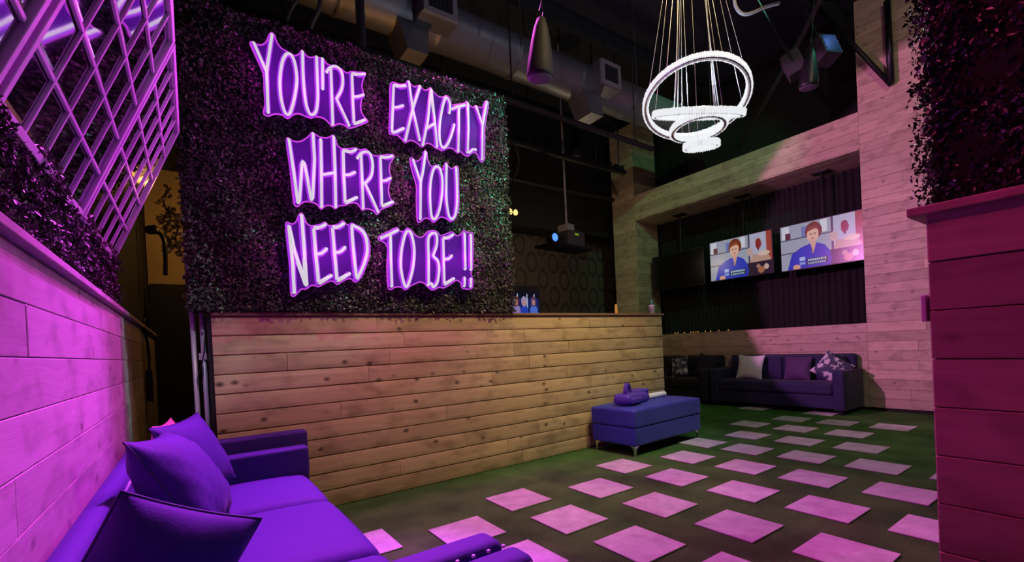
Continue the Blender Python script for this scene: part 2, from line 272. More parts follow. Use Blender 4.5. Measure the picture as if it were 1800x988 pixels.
# ---------------------------------------------------------------- mesh builder
class MB:
    def __init__(s): s.v = []; s.f = []; s.m = []
    def add(s, vs, fs, mi=0):
        o = len(s.v); s.v += [tuple(v) for v in vs]; s.f += [tuple(i+o for i in f) for f in fs]; s.m += [mi]*len(fs); return s
    def box(s, x0, y0, z0, x1, y1, z1, mi=0, bev=0.0):
        if bev > 0:
            bm = bmesh.new(); bmesh.ops.create_cube(bm, size=1)
            for v in bm.verts: v.co = Vector(((x0+x1)/2+v.co.x*(x1-x0), (y0+y1)/2+v.co.y*(y1-y0), (z0+z1)/2+v.co.z*(z1-z0)))
            bmesh.ops.bevel(bm, geom=bm.edges[:], offset=bev, segments=2, affect='EDGES', profile=0.5)
            s.add([v.co[:] for v in bm.verts], [[v.index for v in f.verts] for f in bm.faces], mi) if bm.verts.index_update() is None else None
            bm.free(); return s
        vs = [(x0,y0,z0),(x1,y0,z0),(x1,y1,z0),(x0,y1,z0),(x0,y0,z1),(x1,y0,z1),(x1,y1,z1),(x0,y1,z1)]
        return s.add(vs, [(0,3,2,1),(4,5,6,7),(0,1,5,4),(1,2,6,5),(2,3,7,6),(3,0,4,7)], mi)
    def soft(s, x0, y0, z0, x1, y1, z1, r, crown=0.0, n=6, mi=0, sag=0.0):
        """rounded block with optional crowned top"""
        h = ((x1-x0)/2, (y1-y0)/2, (z1-z0)/2); c = ((x0+x1)/2, (y0+y1)/2, (z0+z1)/2)
        r = min(r, *h); k = 4
        def axis(hh):
            e = [-hh + r*(1-math.cos(i*PI/2/k)) for i in range(k)]
            mid = [-hh+r + (2*(hh-r))*i/n for i in range(n+1)]
            return e + mid + [-t for t in reversed(e)]
        ax = [axis(t) for t in h]
        vid = {}; V = []; F = []
        def vert(p):
            key = tuple(round(t, 5) for t in p)
            if key in vid: return vid[key]
            q = [max(-(hh-r), min(hh-r, t)) for t, hh in zip(p, h)]; d = Vector([a-b for a, b in zip(p, q)])
            if d.length > 1e-9 and r > 0: d = d.normalized()*r
            P = [a+b for a, b in zip(q, d)]
            if crown or sag:
                u, w_ = P[0]/h[0], P[1]/h[1]
                kk = (1-u*u)*(1-w_*w_)
                if P[2] > 0: P[2] += crown*math.sqrt(max(0, kk))
                else: P[2] -= sag*kk
            vid[key] = len(V); V.append((P[0]+c[0], P[1]+c[1], P[2]+c[2])); return vid[key]
        for a in range(3):
            b_, c_ = (a+1) % 3, (a+2) % 3
            for sg in (-1, 1):
                for i in range(len(ax[b_])-1):
                    for j in range(len(ax[c_])-1):
                        q = []
                        for di, dj in ((0,0),(1,0),(1,1),(0,1)):
                            p = [0, 0, 0]; p[a] = sg*h[a]; p[b_] = ax[b_][i+di]; p[c_] = ax[c_][j+dj]; q.append(vert(p))
                        if len(set(q)) > 2: F.append(q if sg > 0 else q[::-1])
        return s.add(V, F, mi)
    def tube(s, pts, r, seg=8, mi=0, closed=False, caps=True):
        P = [Vector(p) for p in pts]; n = len(P); V = []; F = []
        rr = r if isinstance(r, (list, tuple)) else [r]*n
        prev = None
        for i in range(n):
            if closed: t = P[(i+1) % n]-P[i-1]
            else: t = P[min(i+1, n-1)]-P[max(i-1, 0)]
            t = t.normalized() if t.length > 1e-9 else Vector((0, 0, 1))
            if prev is None:
                a = Vector((0, 0, 1)) if abs(t.z) < 0.9 else Vector((1, 0, 0)); u = t.cross(a).normalized()
            else:
                u = prev - t*prev.dot(t)
                u = u.normalized() if u.length > 1e-6 else t.orthogonal().normalized()
            prev = u; w_ = t.cross(u)
            for k in range(seg):
                a = 2*PI*k/seg; V.append(P[i]+(u*math.cos(a)+w_*math.sin(a))*rr[i])
        m_ = n if closed else n-1
        for i in range(m_):
            for k in range(seg):
                a, b_ = i*seg+k, i*seg+(k+1) % seg; c_, d = ((i+1) % n)*seg+(k+1) % seg, ((i+1) % n)*seg+k
                F.append((a, b_, c_, d))
        if caps and not closed:
            F.append(tuple(reversed(range(seg)))); F.append(tuple((n-1)*seg+k for k in range(seg)))
        return s.add(V, F, mi)
    def lathe(s, prof, seg=24, mi=0, c=(0, 0, 0)):
        V = []; F = []
        for r, z in prof:
            for k in range(seg):
                a = 2*PI*k/seg; V.append((c[0]+r*math.cos(a), c[1]+r*math.sin(a), c[2]+z))
        for i in range(len(prof)-1):
            for k in range(seg): F.append((i*seg+k, i*seg+(k+1) % seg, (i+1)*seg+(k+1) % seg, (i+1)*seg+k))
        F.append(tuple(reversed(range(seg)))); F.append(tuple((len(prof)-1)*seg+k for k in range(seg)))
        return s.add(V, F, mi)
    def mesh(s, name, mats, smooth=False):
        me = bpy.data.meshes.new(name); me.from_pydata([tuple(v) for v in s.v], [], s.f)
        for m in (mats if isinstance(mats, (list, tuple)) else [mats]): me.materials.append(m)
        if any(s.m): me.polygons.foreach_set('material_index', s.m)
        if smooth: me.polygons.foreach_set('use_smooth', [True]*len(me.polygons))
        me.update(); return me
    def obj(s, name, mats, parent=None, smooth=False, loc=(0, 0, 0), rot=(0, 0, 0)):
        o = bpy.data.objects.new(name, s.mesh(name, mats, smooth)); C.objects.link(o)
        o.parent = parent; o.location = loc; o.rotation_euler = rot; return o
def tag(o, label, cat, group=None):
    o['label'] = label; o['category'] = cat
    if group: o['group'] = group
    return o
def thing(name, label, cat, loc=(0, 0, 0), rot=(0, 0, 0), group=None):
    o = bpy.data.objects.new(name, None); o.empty_display_size = 0.1; C.objects.link(o)
    o.location = loc; o.rotation_euler = rot if isinstance(rot, tuple) else (0, 0, rot)
    return tag(o, label, cat, group)
def struct(o): o['kind'] = 'structure'; return o
def inst(name, me, parent, loc=(0, 0, 0), rot=(0, 0, 0)):
    o = bpy.data.objects.new(name, me); C.objects.link(o); o.parent = parent; o.location = loc; o.rotation_euler = rot; return o
def catmull(pts, closed=False, n=6):
    P = [Vector(p) for p in pts]; out = []; m = len(P)
    rng_ = range(m) if closed else range(m-1)
    for i in rng_:
        if closed: a, b_, c_, d = P[i-1], P[i], P[(i+1) % m], P[(i+2) % m]
        else: a, b_, c_, d = P[max(i-1, 0)], P[i], P[i+1], P[min(i+2, m-1)]
        for k in range(n):
            t = k/n; out.append(0.5*((2*b_)+(c_-a)*t+(2*a-5*b_+4*c_-d)*t*t+(3*b_-a-3*c_+d)*t**3))
    if not closed: out.append(P[-1])
    return out

# ---------------------------------------------------------------- planks
_pm = {}
def plank_mesh(L, h, t, mat, style):
    key = (round(L, 3), round(h, 4), t, mat, style)
    if key in _pm: return _pm[key]
    if style == 'log':   # rounded face siding
        pr = [(0, 0), (-t*0.35, 0.001), (-t*0.88, h*0.05), (-t, h*0.24), (-t, h*0.74), (-t*0.88, h*0.95), (-t*0.35, h-0.001), (0, h)]
    else:
        e = min(0.0022, t*0.3); pr = [(0, 0.0005), (-t+e, 0.0005), (-t, e+0.0005), (-t, h-e-0.0005), (-t+e, h-0.0005), (0, h-0.0005)]
    g = 0.0012; V = []; n = len(pr)
    for x, sc in ((g, 0.93), (g+0.003, 1.0), (L-g-0.003, 1.0), (L-g, 0.93)):
        for y, z in pr: V.append((x, y*sc, z))
    F = []
    for i in range(3):
        for k in range(n): F.append((i*n+k, i*n+(k+1) % n, (i+1)*n+(k+1) % n, (i+1)*n+k))
    F.append(tuple(range(n))); F.append(tuple(3*n+k for k in reversed(range(n))))
    F = [f[::-1] for f in F]
    mb = MB().add(V, F); me = mb.mesh('plank', M[mat]); _pm[key] = me; return me
def planks(parent, origin, th, length, z0, rows, rowh, t, mat, joints=None, style='flat', wob=0.002, seed=0, segs=(0.9, 2.2)):
    """rows of boards; origin = corner at local x=0 on the wall core face, th = heading of the boards"""
    rr = random.Random(seed); d = (math.cos(th), math.sin(th)); nr = (math.sin(th), -math.cos(th))
    for i in range(rows):
        cuts = [0.0]
        if joints is not None and i in joints: cuts += joints[i]
        elif segs:
            x = rr.uniform(segs[0]*0.4, segs[1])
            while x < length-0.35: cuts.append(round(x, 1)+0.02); x += rr.uniform(*segs)
        cuts.append(length)
        for a, b_ in zip(cuts[:-1], cuts[1:]):
            me = plank_mesh(b_-a, rowh-0.0016, t, mat, style)
            w_ = rr.uniform(-wob, wob)
            o = inst('plank', me, parent, (origin[0]+d[0]*a+nr[0]*w_, origin[1]+d[1]*a+nr[1]*w_, z0+i*rowh), (0, 0, th))

# ================================================================ THE SETTING
# floor, ceiling
floor = struct(MB().box(-1.2, -4.0, -0.1, 12.5, 11.5, 0.0).obj('floor', M['turf']))
ceiling = struct(MB().box(-1.2, -4.0, 7.0, 12.5, 11.5, 7.1).obj('ceiling', M['ceiling_black']))
for i, y in enumerate((-2.0, 0.6, 3.2, 5.8, 8.4)):        # open joists under the black deck
    MB().box(-1.2, y, 6.78, 12.5, y+0.12, 6.999).obj('joist', M['ceiling_black'], ceiling)
T = 1.29
tile_me = None
mb = MB().box(0, 0, 0.0005, 0.404, 0.404, 0.012, bev=0.003); tile_me = mb.mesh('floor_tile', M['tile'])
tiles = [(1.024,2.051),(1.538,2.284),(1.557,1.814),(1.590,1.344),(2.086,2.084),(2.113,1.615),(2.149,1.151),(2.617,2.343),(2.651,1.878),
 (2.685,1.413),(2.723,.953),(3.190,2.153),(3.230,1.688),(3.259,1.240),(3.763,1.955),(3.818,1.507),(3.859,1.054),(4.320,2.245),(4.367,1.790),
 (4.414,1.331),(5.489,2.342),(5.520,1.897),(5.555,1.428),(4.967,1.603),(4.927,2.064),(4.903,2.525),(3.741,2.370),(0.524,2.248),(1.056,1.583),(1.644,.884),(1.09,1.115),
 (6.06,3.05),(6.09,2.26),(2.19,.68),(2.76,.49),(3.30,.77),(3.90,.59)]
for x, y in tiles:
    inst('floor_tile', tile_me, floor, (x*T, y*T, 0), (0, 0, R(rng.uniform(-.5, .5))))

# left wall (room side face at x = -0.365): plank wainscot, cap, dark wall above
wl = struct(MB().box(-0.60, -3.9, 0.001, -0.387, 8.6, 1.62).box(-0.60, -3.9, 1.62, -0.44, 8.6, 6.99).obj('wall_left', M['dark_core']))
J = {11-2: [2.75+0.0], 10-0: [], 7: [2.55]}
planks(wl, (-0.387, -1.0), PI/2, 9.4, 1.62-0.148*11, 11, 0.148, 0.022, 'left_pine',
       joints={0:[1.4,3.9],1:[2.6,5.2],2:[1.9,4.4],3:[2.9,6.0],4:[3.4],5:[2.3,4.8],6:[2.62,4.55],7:[3.3,6.4],8:[5.3],9:[2.80,6.0],10:[4.1,7.2]}, wob=0.0012, seed=3)
MB().box(-0.44, -1.0, 1.622, -0.335, 4.05, 1.650, bev=0.004).obj('cap_board', M['left_pine'], wl)
MB().box(-0.44, 4.052, 1.622, -0.335, 8.4, 1.650, bev=0.004).obj('cap_board', M['left_pine'], wl)

# middle knee wall behind which the bar lies (front face y = 4.085)
wm = struct(MB().box(0.132, 4.112, 0.001, 5.46, 4.30, 1.62).obj('wall_middle', M['dark_core']))
JM = {10:[1.25,3.9],9:[1.5,2.9],8:[.5,1.35,2.75,3.55],7:[1.15,2.95],6:[2.45,3.5],5:[.9,3.9],4:[1.9],3:[.6,3.3],2:[2.1,3.05,3.85],1:[1.4,2.6],0:[2.8]}
planks(wm, (0.132, 4.112), 0.0, 5.328, 1.622-0.1475*11, 11, 0.1475, 0.024, 'pine', joints=JM, style='log', wob=0.0015, seed=5)
planks(wm, (5.46, 4.112), PI/2, 0.19, 1.622-0.1475*11, 11, 0.1475, 0.024, 'pine', segs=None, style='flat', seed=6)
MB().box(0.132, 4.070, 1.624, 2.75, 4.33, 1.652, bev=0.004).obj('cap_board', M['cap_wood'], wm)
MB().box(2.753, 4.070, 1.624, 5.492, 4.33, 1.652, bev=0.004).obj('cap_board', M['cap_wood'], wm)
MB().box(0.105, 4.10, 0.001, 0.131, 4.30, 1.62).obj('end_panel', M['black_paint'], wm)

# right foreground wall (face x = 1.85, end at y = 0.41)
wr = struct(MB().box(1.874, -3.9, 0.001, 2.10, 0.405, 1.60).box(1.93, -3.9, 1.60, 2.08, 0.38, 6.99).obj('wall_right', M['dark_core']))
planks(wr, (1.874, 0.412), -PI/2, 4.2, 1.6325-0.1475*11, 11, 0.1475, 0.024, 'red_pine', segs=(1.5, 2.4), style='flat', wob=0.003, seed=8)
planks(wr, (2.10, 0.405), PI, 0.226, 1.6325-0.1475*11, 11, 0.1475, 0.010, 'red_pine', segs=None, style='flat', seed=9)
MB().box(1.826, -3.8, 1.628, 2.12, 0.452, 1.655, bev=0.004).obj('cap_board', M['red_pine'], wr)

# far wall with the screens: boarded frame standing in front of a recess
XT = 8.765
wf = struct(MB().box(8.79, 2.712, 0.001, 9.70, 7.19, 1.365)                # band under the opening
            .box(8.79, -3.9, 0.001, 9.70, 2.688, 6.43)                     # right column
            .box(8.79, 7.21, 0.001, 9.60, 7.88, 6.43)                      # left column
            .box(8.79, 2.688, 4.155, 9.72, 7.212, 4.725)                   # beam
            .box(9.72, 2.6, 0.001, 9.80, 7.3, 4.16)
            .box(9.95, -3.9, 0.001, 10.1, 11.0, 6.99).obj('wall_far', M['dark_core']))
rh = 0.1487
planks(wf, (8.79, 7.19), -PI/2, 4.478, 1.39-rh*9, 9, rh, 0.025, 'pale_pine', segs=(1.4, 2.6), wob=0.0015, seed=11)
planks(wf, (8.79, 2.712), -PI/2, 2.6, 1.39-rh*9, 43, rh, 0.025, 'pale_pine', segs=(1.2, 2.6), wob=0.0015, seed=12)
planks(wf, (8.79, 7.88), -PI/2, 0.69, 1.39-rh*9, 43, rh, 0.025, 'pale_pine', segs=None, wob=0.0015, seed=13)
planks(wf, (8.765, 7.21), 0.0, 0.835, 1.39-rh*9, 43, rh, 0.02, 'pale_pine', segs=None, wob=0.0010, seed=14)
planks(wf, (8.79, 7.19), -PI/2, 4.478, 4.155, 4, 0.1425, 0.025, 'pale_pine', segs=(1.6, 2.8), wob=0.0015, seed=15)
for i in range(5):                                                                   # soffit boards
    MB().box(8.765+0.185*i, 2.72, 4.130, 8.765+0.185*i+0.182, 7.188, 4.153, bev=0.002).obj('soffit_board', M['pale_pine'], wf)

# black pleated curtain closing the recess (pleats are the cloth itself)
mbc = MB(); n = 420; V = []; F = []
for i in range(n+1):
    y = 2.72+(7.18-2.72)*i/n
    ph = y*2*PI/0.105 + 1.3*math.sin(y*3.1)
    x = 9.66 + 0.026*math.sin(ph) + 0.010*math.sin(ph*0.37+1)
    for z in (1.395, 2.6, 4.128): V.append((x + 0.006*math.sin(z*5+i*.2), y, z))
for i in range(n):
    for k in range(2): F.append((i*3+k, i*3+k+1, (i+1)*3+k+1, (i+1)*3+k))
cur = mbc.add(V, F).obj('pleated_curtain', M['curtain'], smooth=True)
tag(cur, 'black floor length pleated curtain hung behind the three wall screens', 'curtain')

# back wall of the bar with damask paper and a black bulkhead over it
wb = struct(MB().box(-0.44, 9.0, 0.001, 9.95, 9.15, 6.99).obj('wall_back', M['damask']))
struct(MB().box(1.2, 8.35, 4.02, 9.94, 8.99, 6.98).obj('trim_1', M['black_paint']))
struct(MB().box(-1.1, -4.1, 0.001, 9.9, -3.92, 6.99).obj('wall_rear', M['black_paint']))

# passage between left wall and bar: amber plaster panel and dark side wall
wp = struct(MB().box(-0.43, 7.9, 2.35, -0.02, 8.0, 3.95).obj('wall_passage', M['amber_wall']))
struct(MB().box(0.62, 5.2, 0.001, 0.70, 8.98, 6.98).obj('wall_side', M['black_paint']))
struct(MB().box(-0.385, 7.2, 0.001, 0.61, 7.3, 2.28).obj('wall_low', M['black_paint']))

# ================================================================ HEDGES
def foliage(name, n, sampler, mat, parent, lmin=0.016, lmax=0.03):
    """n little folded leaves; sampler(k)-> positions (k,3), outward normals (k,3)"""
    P, Nn = sampler(n)
    d = rng.normal(size=(n, 3)); d[:, 2] += 0.25
    nn = Nn + rng.normal(size=(n, 3))*0.75; nn /= np.linalg.norm(nn, axis=1)[:, None]
    d -= nn*np.sum(d*nn, axis=1)[:, None]; d /= np.linalg.norm(d, axis=1)[:, None]
    sd = np.cross(d, nn); L = rng.uniform(lmin, lmax, n)[:, None]; W_ = L*rng.uniform(0.24, 0.34, (n, 1))
    a = P; tip = P+d*L; mid = P+d*L*0.5
    l = mid+sd*W_+nn*L*0.12; r_ = mid-sd*W_+nn*L*0.12
    V = np.stack([a, l, tip, r_], 1).reshape(-1, 3)
    me = bpy.data.meshes.new(name)
    me.vertices.add(4*n); me.vertices.foreach_set('co', V.astype(np.float32).ravel())
    idx = np.arange(n)[:, None]*4
    tri = np.concatenate([idx+[0, 2, 1], idx+[0, 3, 2]], 1).reshape(-1, 3)
    me.loops.add(tri.size); me.loops.foreach_set('vertex_index', tri.ravel().astype(np.int32))
    me.polygons.add(len(tri)); me.polygons.foreach_set('loop_start', np.arange(0, tri.size, 3, dtype=np.int32))
    me.update(calc_edges=True); me.validate(); me.materials.append(mat)
    o = bpy.data.objects.new(name, me); C.objects.link(o); o.parent = parent; o['kind'] = 'stuff'; return o
def slab(faces):
    """faces: list of (corner, u, v, normal, depth)"""
    ar = np.array([np.linalg.norm(np.cross(f[1], f[2])) for f in faces]); ar /= ar.sum()
    def s(n):
        k = rng.choice(len(faces), n, p=ar); P = np.zeros((n, 3)); Q = np.zeros((n, 3))
        for i, (c, u, v, nr, dep) in enumerate(faces):
            m = k == i; q = m.sum(); a = rng.random((q, 1)); b_ = rng.random((q, 1)); dd = rng.random((q, 1))**1.5
            lump = 0.018*np.sin(a*37+b_*11)+0.012*np.sin(b_*53-a*19)
            P[m] = np.array(c)+a*np.array(u)+b_*np.array(v)+np.array(nr)*(lump-dd*dep); Q[m] = nr
        return P, Q
    return s
# green wall carrying the neon words
hg = thing('boxwood_hedge', 'wide artificial boxwood hedge wall standing on the bar wall behind the neon words', 'hedge', (0, 0, 0))
MB().box(0.03, 4.06, 1.655, 2.86, 4.24, 3.93).obj('backing', M['hedge_core'], hg)
foliage('foliage', 62000, slab([((0.0, 4.02, 1.66), (2.87, 0, 0), (0, 0, 2.30), (0, -1, 0), 0.05),
                                ((2.875, 4.03, 1.66), (0, 0.22, 0), (0, 0, 2.30), (1, 0, 0), 0.04),
                                ((0.01, 4.03, 1.66), (0, 0.22, 0), (0, 0, 2.30), (-1, 0, 0), 0.04),
                                ((0.0, 4.03, 3.945), (2.87, 0, 0), (0, 0.22, 0), (0, 0, 1), 0.03)]), M['leaf'], hg, 0.02, 0.036)
# dark hedge strip on the left wainscot
hl = thing('hedge_strip', 'dark glossy leaf strip on the left wall cap under the mirror frames', 'hedge', (0, 0, 0))
MB().box(-0.438, -0.9, 1.652, -0.405, 4.0, 1.93).obj('backing', M['hedge_core'], hl)
foliage('foliage', 42000, slab([((-0.383, -0.6, 1.655), (0, 4.62, 0), (0, 0, 0.36), (1, 0, 0), 0.02)]), M['leaf_dark'], hl, 0.014, 0.026)
# tall hedge block on the right foreground wall
hr = thing('hedge_block', 'tall black leaved hedge block on the red plank wall at right', 'hedge', (0, 0, 0))
MB().box(1.885, -1.2, 1.657, 1.928, 0.395, 3.6).obj('backing', M['hedge_core'], hr)
foliage('foliage', 52000, slab([((1.862, -1.2, 1.66), (0, 1.60, 0), (0, 0, 1.94), (-1, 0, 0), 0.03),
                                ((1.87, 0.425, 1.66), (0.21, 0, 0), (0, 0, 1.94), (0, 1, 0), 0.03)]), M['leaf_black'], hr, 0.013, 0.023)
SIGN = [  # word, tube radius, letters -> strokes ((x,z) in mm on the panel, kind), plate outline
 ("YOU'RE",0.0115,[
  [([(494,3681),(568,3489)],0),([(621,3787),(570,3489),(566,3179)],0)],
  [([(728,3678),(768,3645),(784,3504),(762,3352),(727,3225),(705,3192),(681,3213),(660,3324),(662,3468),(688,3611)],2)],
  [([(837,3727),(832,3518),(841,3328),(863,3246),(889,3238),(919,3283),(936,3400),(939,3550),(942,3720)],1)],
  [([(987,3720),(978,3475)],0)],
  [([(1017,3625),(1048,3668),(1091,3689),(1131,3665),(1143,3592),(1128,3510),(1084,3419)],1),([(1084,3419),(1175,3223)],0),([(1050,3650),(1043,3201)],0)],
  [([(1330,3698),(1280,3679),(1222,3673),(1218,3458),(1217,3243),(1315,3301)],0),([(1221,3473),(1265,3488),(1311,3514)],1)],
  ],[(471,3685),(487,3694),(509,3685),(548,3693),(581,3727),(604,3788),(621,3811),(640,3800),(654,3752),(685,3713),(729,3700),(758,3692),(782,3686),(813,3710),(836,3748),(856,3724),(890,3707),(939,3728),(970,3729),(1002,3729),(1018,3701),(1063,3694),(1110,3702),(1146,3684),(1183,3671),(1218,3691),(1281,3706),(1341,3719),(1329,3676),(1312,3631),(1306,3580),(1316,3524),(1299,3479),(1286,3417),(1293,3359),(1326,3318),(1339,3297),(1268,3250),(1208,3216),(1174,3203),(1142,3220),(1095,3221),(1043,3187),(1021,3205),(977,3237),(915,3236),(879,3216),(845,3218),(794,3228),(751,3213),(704,3169),(668,3187),(619,3184),(578,3160),(554,3155),(536,3172),(551,3242),(550,3365),(550,3470),(512,3572),(477,3656)]),
 ('EXACTLY',0.0125,[
  [([(1700,3703),(1648,3682),(1588,3682),(1566,3454),(1549,3266),(1572,3248),(1662,3309)],0),([(1571,3474),(1618,3488),(1668,3516)],1)],
  [([(1735,3748),(1758,3513),(1814,3241)],0),([(1845,3739),(1763,3524),(1675,3210)],0)],
  [([(1845,3205),(1902,3425),(1959,3750),(1974,3491),(1989,3216)],0),([(1888,3359),(1973,3427)],0)],
  [([(2139,3572),(2147,3654),(2122,3705),(2091,3678),(2054,3560),(2024,3415),(2019,3276),(2046,3213),(2091,3247),(2141,3343),(2185,3468)],1)],
  [([(2173,3617),(2237,3652),(2314,3690)],0),([(2246,3644),(2216,3223)],0)],
  [([(2352,3718),(2340,3448),(2320,3229)],0),([(2320,3229),(2341,3229),(2379,3264),(2417,3272)],1)],
  [([(2446,3709),(2509,3535)],0),([(2574,3787),(2509,3535),(2487,3196)],0)],
  ],[(1566,3694),(1649,3709),(1704,3730),(1733,3766),(1760,3741),(1800,3729),(1847,3757),(1882,3728),(1924,3735),(1959,3765),(1988,3734),(2040,3704),(2084,3711),(2129,3737),(2162,3717),(2176,3661),(2239,3683),(2316,3713),(2354,3741),(2386,3706),(2427,3702),(2447,3727),(2501,3721),(2539,3741),(2561,3794),(2593,3811),(2603,3774),(2578,3672),(2546,3538),(2537,3389),(2521,3218),(2494,3171),(2465,3186),(2437,3238),(2408,3249),(2365,3228),(2328,3195),(2287,3202),(2248,3225),(2215,3203),(2169,3234),(2113,3232),(2056,3195),(2012,3201),(1980,3204),(1939,3229),(1886,3228),(1842,3185),(1792,3212),(1732,3223),(1676,3190),(1643,3217),(1596,3244),(1543,3237),(1531,3262),(1551,3497)]),
 ('WHERE',0.0125,[
  [([(703,2996),(724,2747),(743,2506),(756,2527),(788,2820),(797,2847),(808,2824),(844,2544),(856,2565),(884,2878),(884,3083)],0)],
  [([(941,3048),(931,2768),(921,2503)],0),([(1044,3094),(1040,2803),(1032,2518)],0),([(930,2758),(1039,2797)],0)],
  [([(1221,3027),(1183,2996),(1115,3001),(1109,2799),(1109,2558),(1209,2617)],0),([(1110,2791),(1157,2801),(1203,2830)],1)],
  [([(1234,2959),(1266,3003),(1309,3024),(1342,3010),(1359,2928),(1341,2823),(1285,2750)],1),([(1285,2750),(1385,2524)],0),([(1263,2994),(1259,2537)],0),([(1269,2744),(1286,2751)],0)],
  [([(1540,3034),(1498,3013),(1432,3006),(1427,2787),(1424,2572),(1523,2624)],0),([(1427,2795),(1470,2804),(1514,2833)],1)],
  ],[(694,3014),(715,3003),(757,2997),(801,3014),(847,3055),(882,3099),(904,3088),(944,3075),(998,3081),(1042,3111),(1060,3091),(1073,3037),(1112,3017),(1168,3028),(1226,3045),(1259,3035),(1310,3054),(1343,3035),(1376,3012),(1419,3017),(1482,3038),(1563,3054),(1547,3007),(1518,2958),(1514,2888),(1526,2847),(1504,2782),(1496,2712),(1511,2653),(1545,2623),(1485,2580),(1422,2550),(1402,2517),(1380,2502),(1343,2531),(1292,2537),(1258,2520),(1242,2539),(1211,2572),(1162,2569),(1112,2542),(1064,2531),(1031,2502),(1001,2522),(955,2516),(920,2483),(894,2515),(858,2530),(814,2532),(777,2515),(743,2483),(722,2492),(714,2552),(704,2766),(688,2955)]),
 ('YOU',0.0125,[
  [([(1739,3035),(1800,2849)],0),([(1866,3135),(1828,2942),(1802,2849),(1782,2508)],0)],
  [([(1972,3020),(2011,2991),(2025,2870),(1999,2686),(1956,2558),(1918,2517),(1894,2550),(1888,2710),(1902,2858),(1934,2977)],2)],
  [([(2078,3059),(2060,2777),(2065,2646),(2083,2557),(2115,2544),(2151,2599),(2175,2753),(2182,3047)],1)],
  ],[(1715,3047),(1741,3060),(1769,3038),(1804,3053),(1841,3096),(1867,3157),(1890,3130),(1891,3074),(1924,3019),(1973,3039),(2013,3032),(2039,3004),(2055,3040),(2080,3084),(2102,3057),(2142,3035),(2186,3069),(2214,3053),(2209,2884),(2197,2672),(2154,2566),(2100,2522),(2068,2539),(2024,2554),(1987,2545),(1954,2517),(1917,2492),(1888,2517),(1853,2525),(1822,2513),(1786,2481),(1757,2493),(1759,2692),(1766,2812),(1730,2940)]),
 ('NEED',0.0145,[
  [([(682,1799),(682,2005),(668,2325),(701,2115),(775,1849),(771,2121),(765,2406)],0)],
  [([(940,2356),(903,2330),(850,2320),(854,2127),(866,1875),(966,1940)],0),([(857,2109),(899,2118),(940,2157)],1)],
  [([(1087,2380),(1048,2349),(996,2340),(1001,2139),(1011,1900),(1115,1964)],0),([(1004,2132),(1049,2143),(1088,2181)],1)],
  [([(1174,1930),(1162,2066),(1153,2353),(1184,2364),(1237,2335),(1269,2271),(1272,2160),(1238,2048),(1195,1959)],3)],
  ],[(655,2342),(672,2344),(698,2336),(725,2357),(744,2403),(766,2432),(785,2408),(800,2359),(833,2337),(868,2344),(911,2360),(948,2380),(968,2356),(1012,2361),(1057,2381),(1088,2408),(1117,2380),(1155,2380),(1208,2379),(1261,2345),(1300,2258),(1299,2147),(1262,2041),(1217,1944),(1165,1899),(1132,1925),(1094,1919),(1055,1898),(1017,1874),(989,1895),(960,1898),(916,1877),(869,1849),(838,1859),(810,1854),(774,1827),(740,1826),(712,1796),(680,1766),(662,1795),(664,1968),(656,2148),(650,2291)]),
 ('TO BE!!',0.014,[
  [([(1407,2294),(1463,2322),(1555,2375)],0),([(1486,2318),(1479,2112),(1477,1876)],0)],
  [([(1653,2378),(1687,2338),(1704,2210),(1682,2044),(1636,1906),(1609,1871),(1589,1904),(1568,2037),(1580,2186),(1619,2331)],2)],
  [([(1830,1900),(1842,2137),(1848,2312),(1874,2370),(1917,2385),(1938,2356),(1930,2270),(1894,2183),(1901,2159),(1937,2123),(1944,2038),(1919,1924),(1874,1877),(1860,1908),(1826,1903)],1)],
  [([(2110,2390),(2060,2357),(2004,2351),(1997,2148),(1992,1906),(2099,1968)],0),([(2001,2148),(2049,2155),(2087,2187)],1)],
  [([(2239,2414),(2228,2069)],0),([(2217,1980),(2210,1903)],0)],
  [([(2310,2410),(2293,2069)],0),([(2287,1973),(2281,1902)],0)],
  ],[(1384,2298),(1409,2320),(1478,2360),(1556,2402),(1582,2374),(1618,2375),(1655,2409),(1690,2393),(1717,2361),(1760,2338),(1805,2346),(1853,2396),(1915,2416),(1960,2400),(1982,2374),(2046,2395),(2112,2423),(2151,2391),(2201,2403),(2240,2447),(2277,2433),(2329,2438),(2343,2395),(2322,2097),(2297,2036),(2315,1977),(2311,1903),(2280,1876),(2196,1881),(2179,1935),(2135,1955),(2093,1931),(1994,1877),(1947,1883),(1876,1852),(1825,1886),(1797,1912),(1753,1924),(1715,1909),(1663,1887),(1611,1847),(1570,1870),(1514,1868),(1472,1846),(1449,1872),(1448,2044),(1462,2190),(1452,2242),(1419,2265),(1390,2276)]),
]

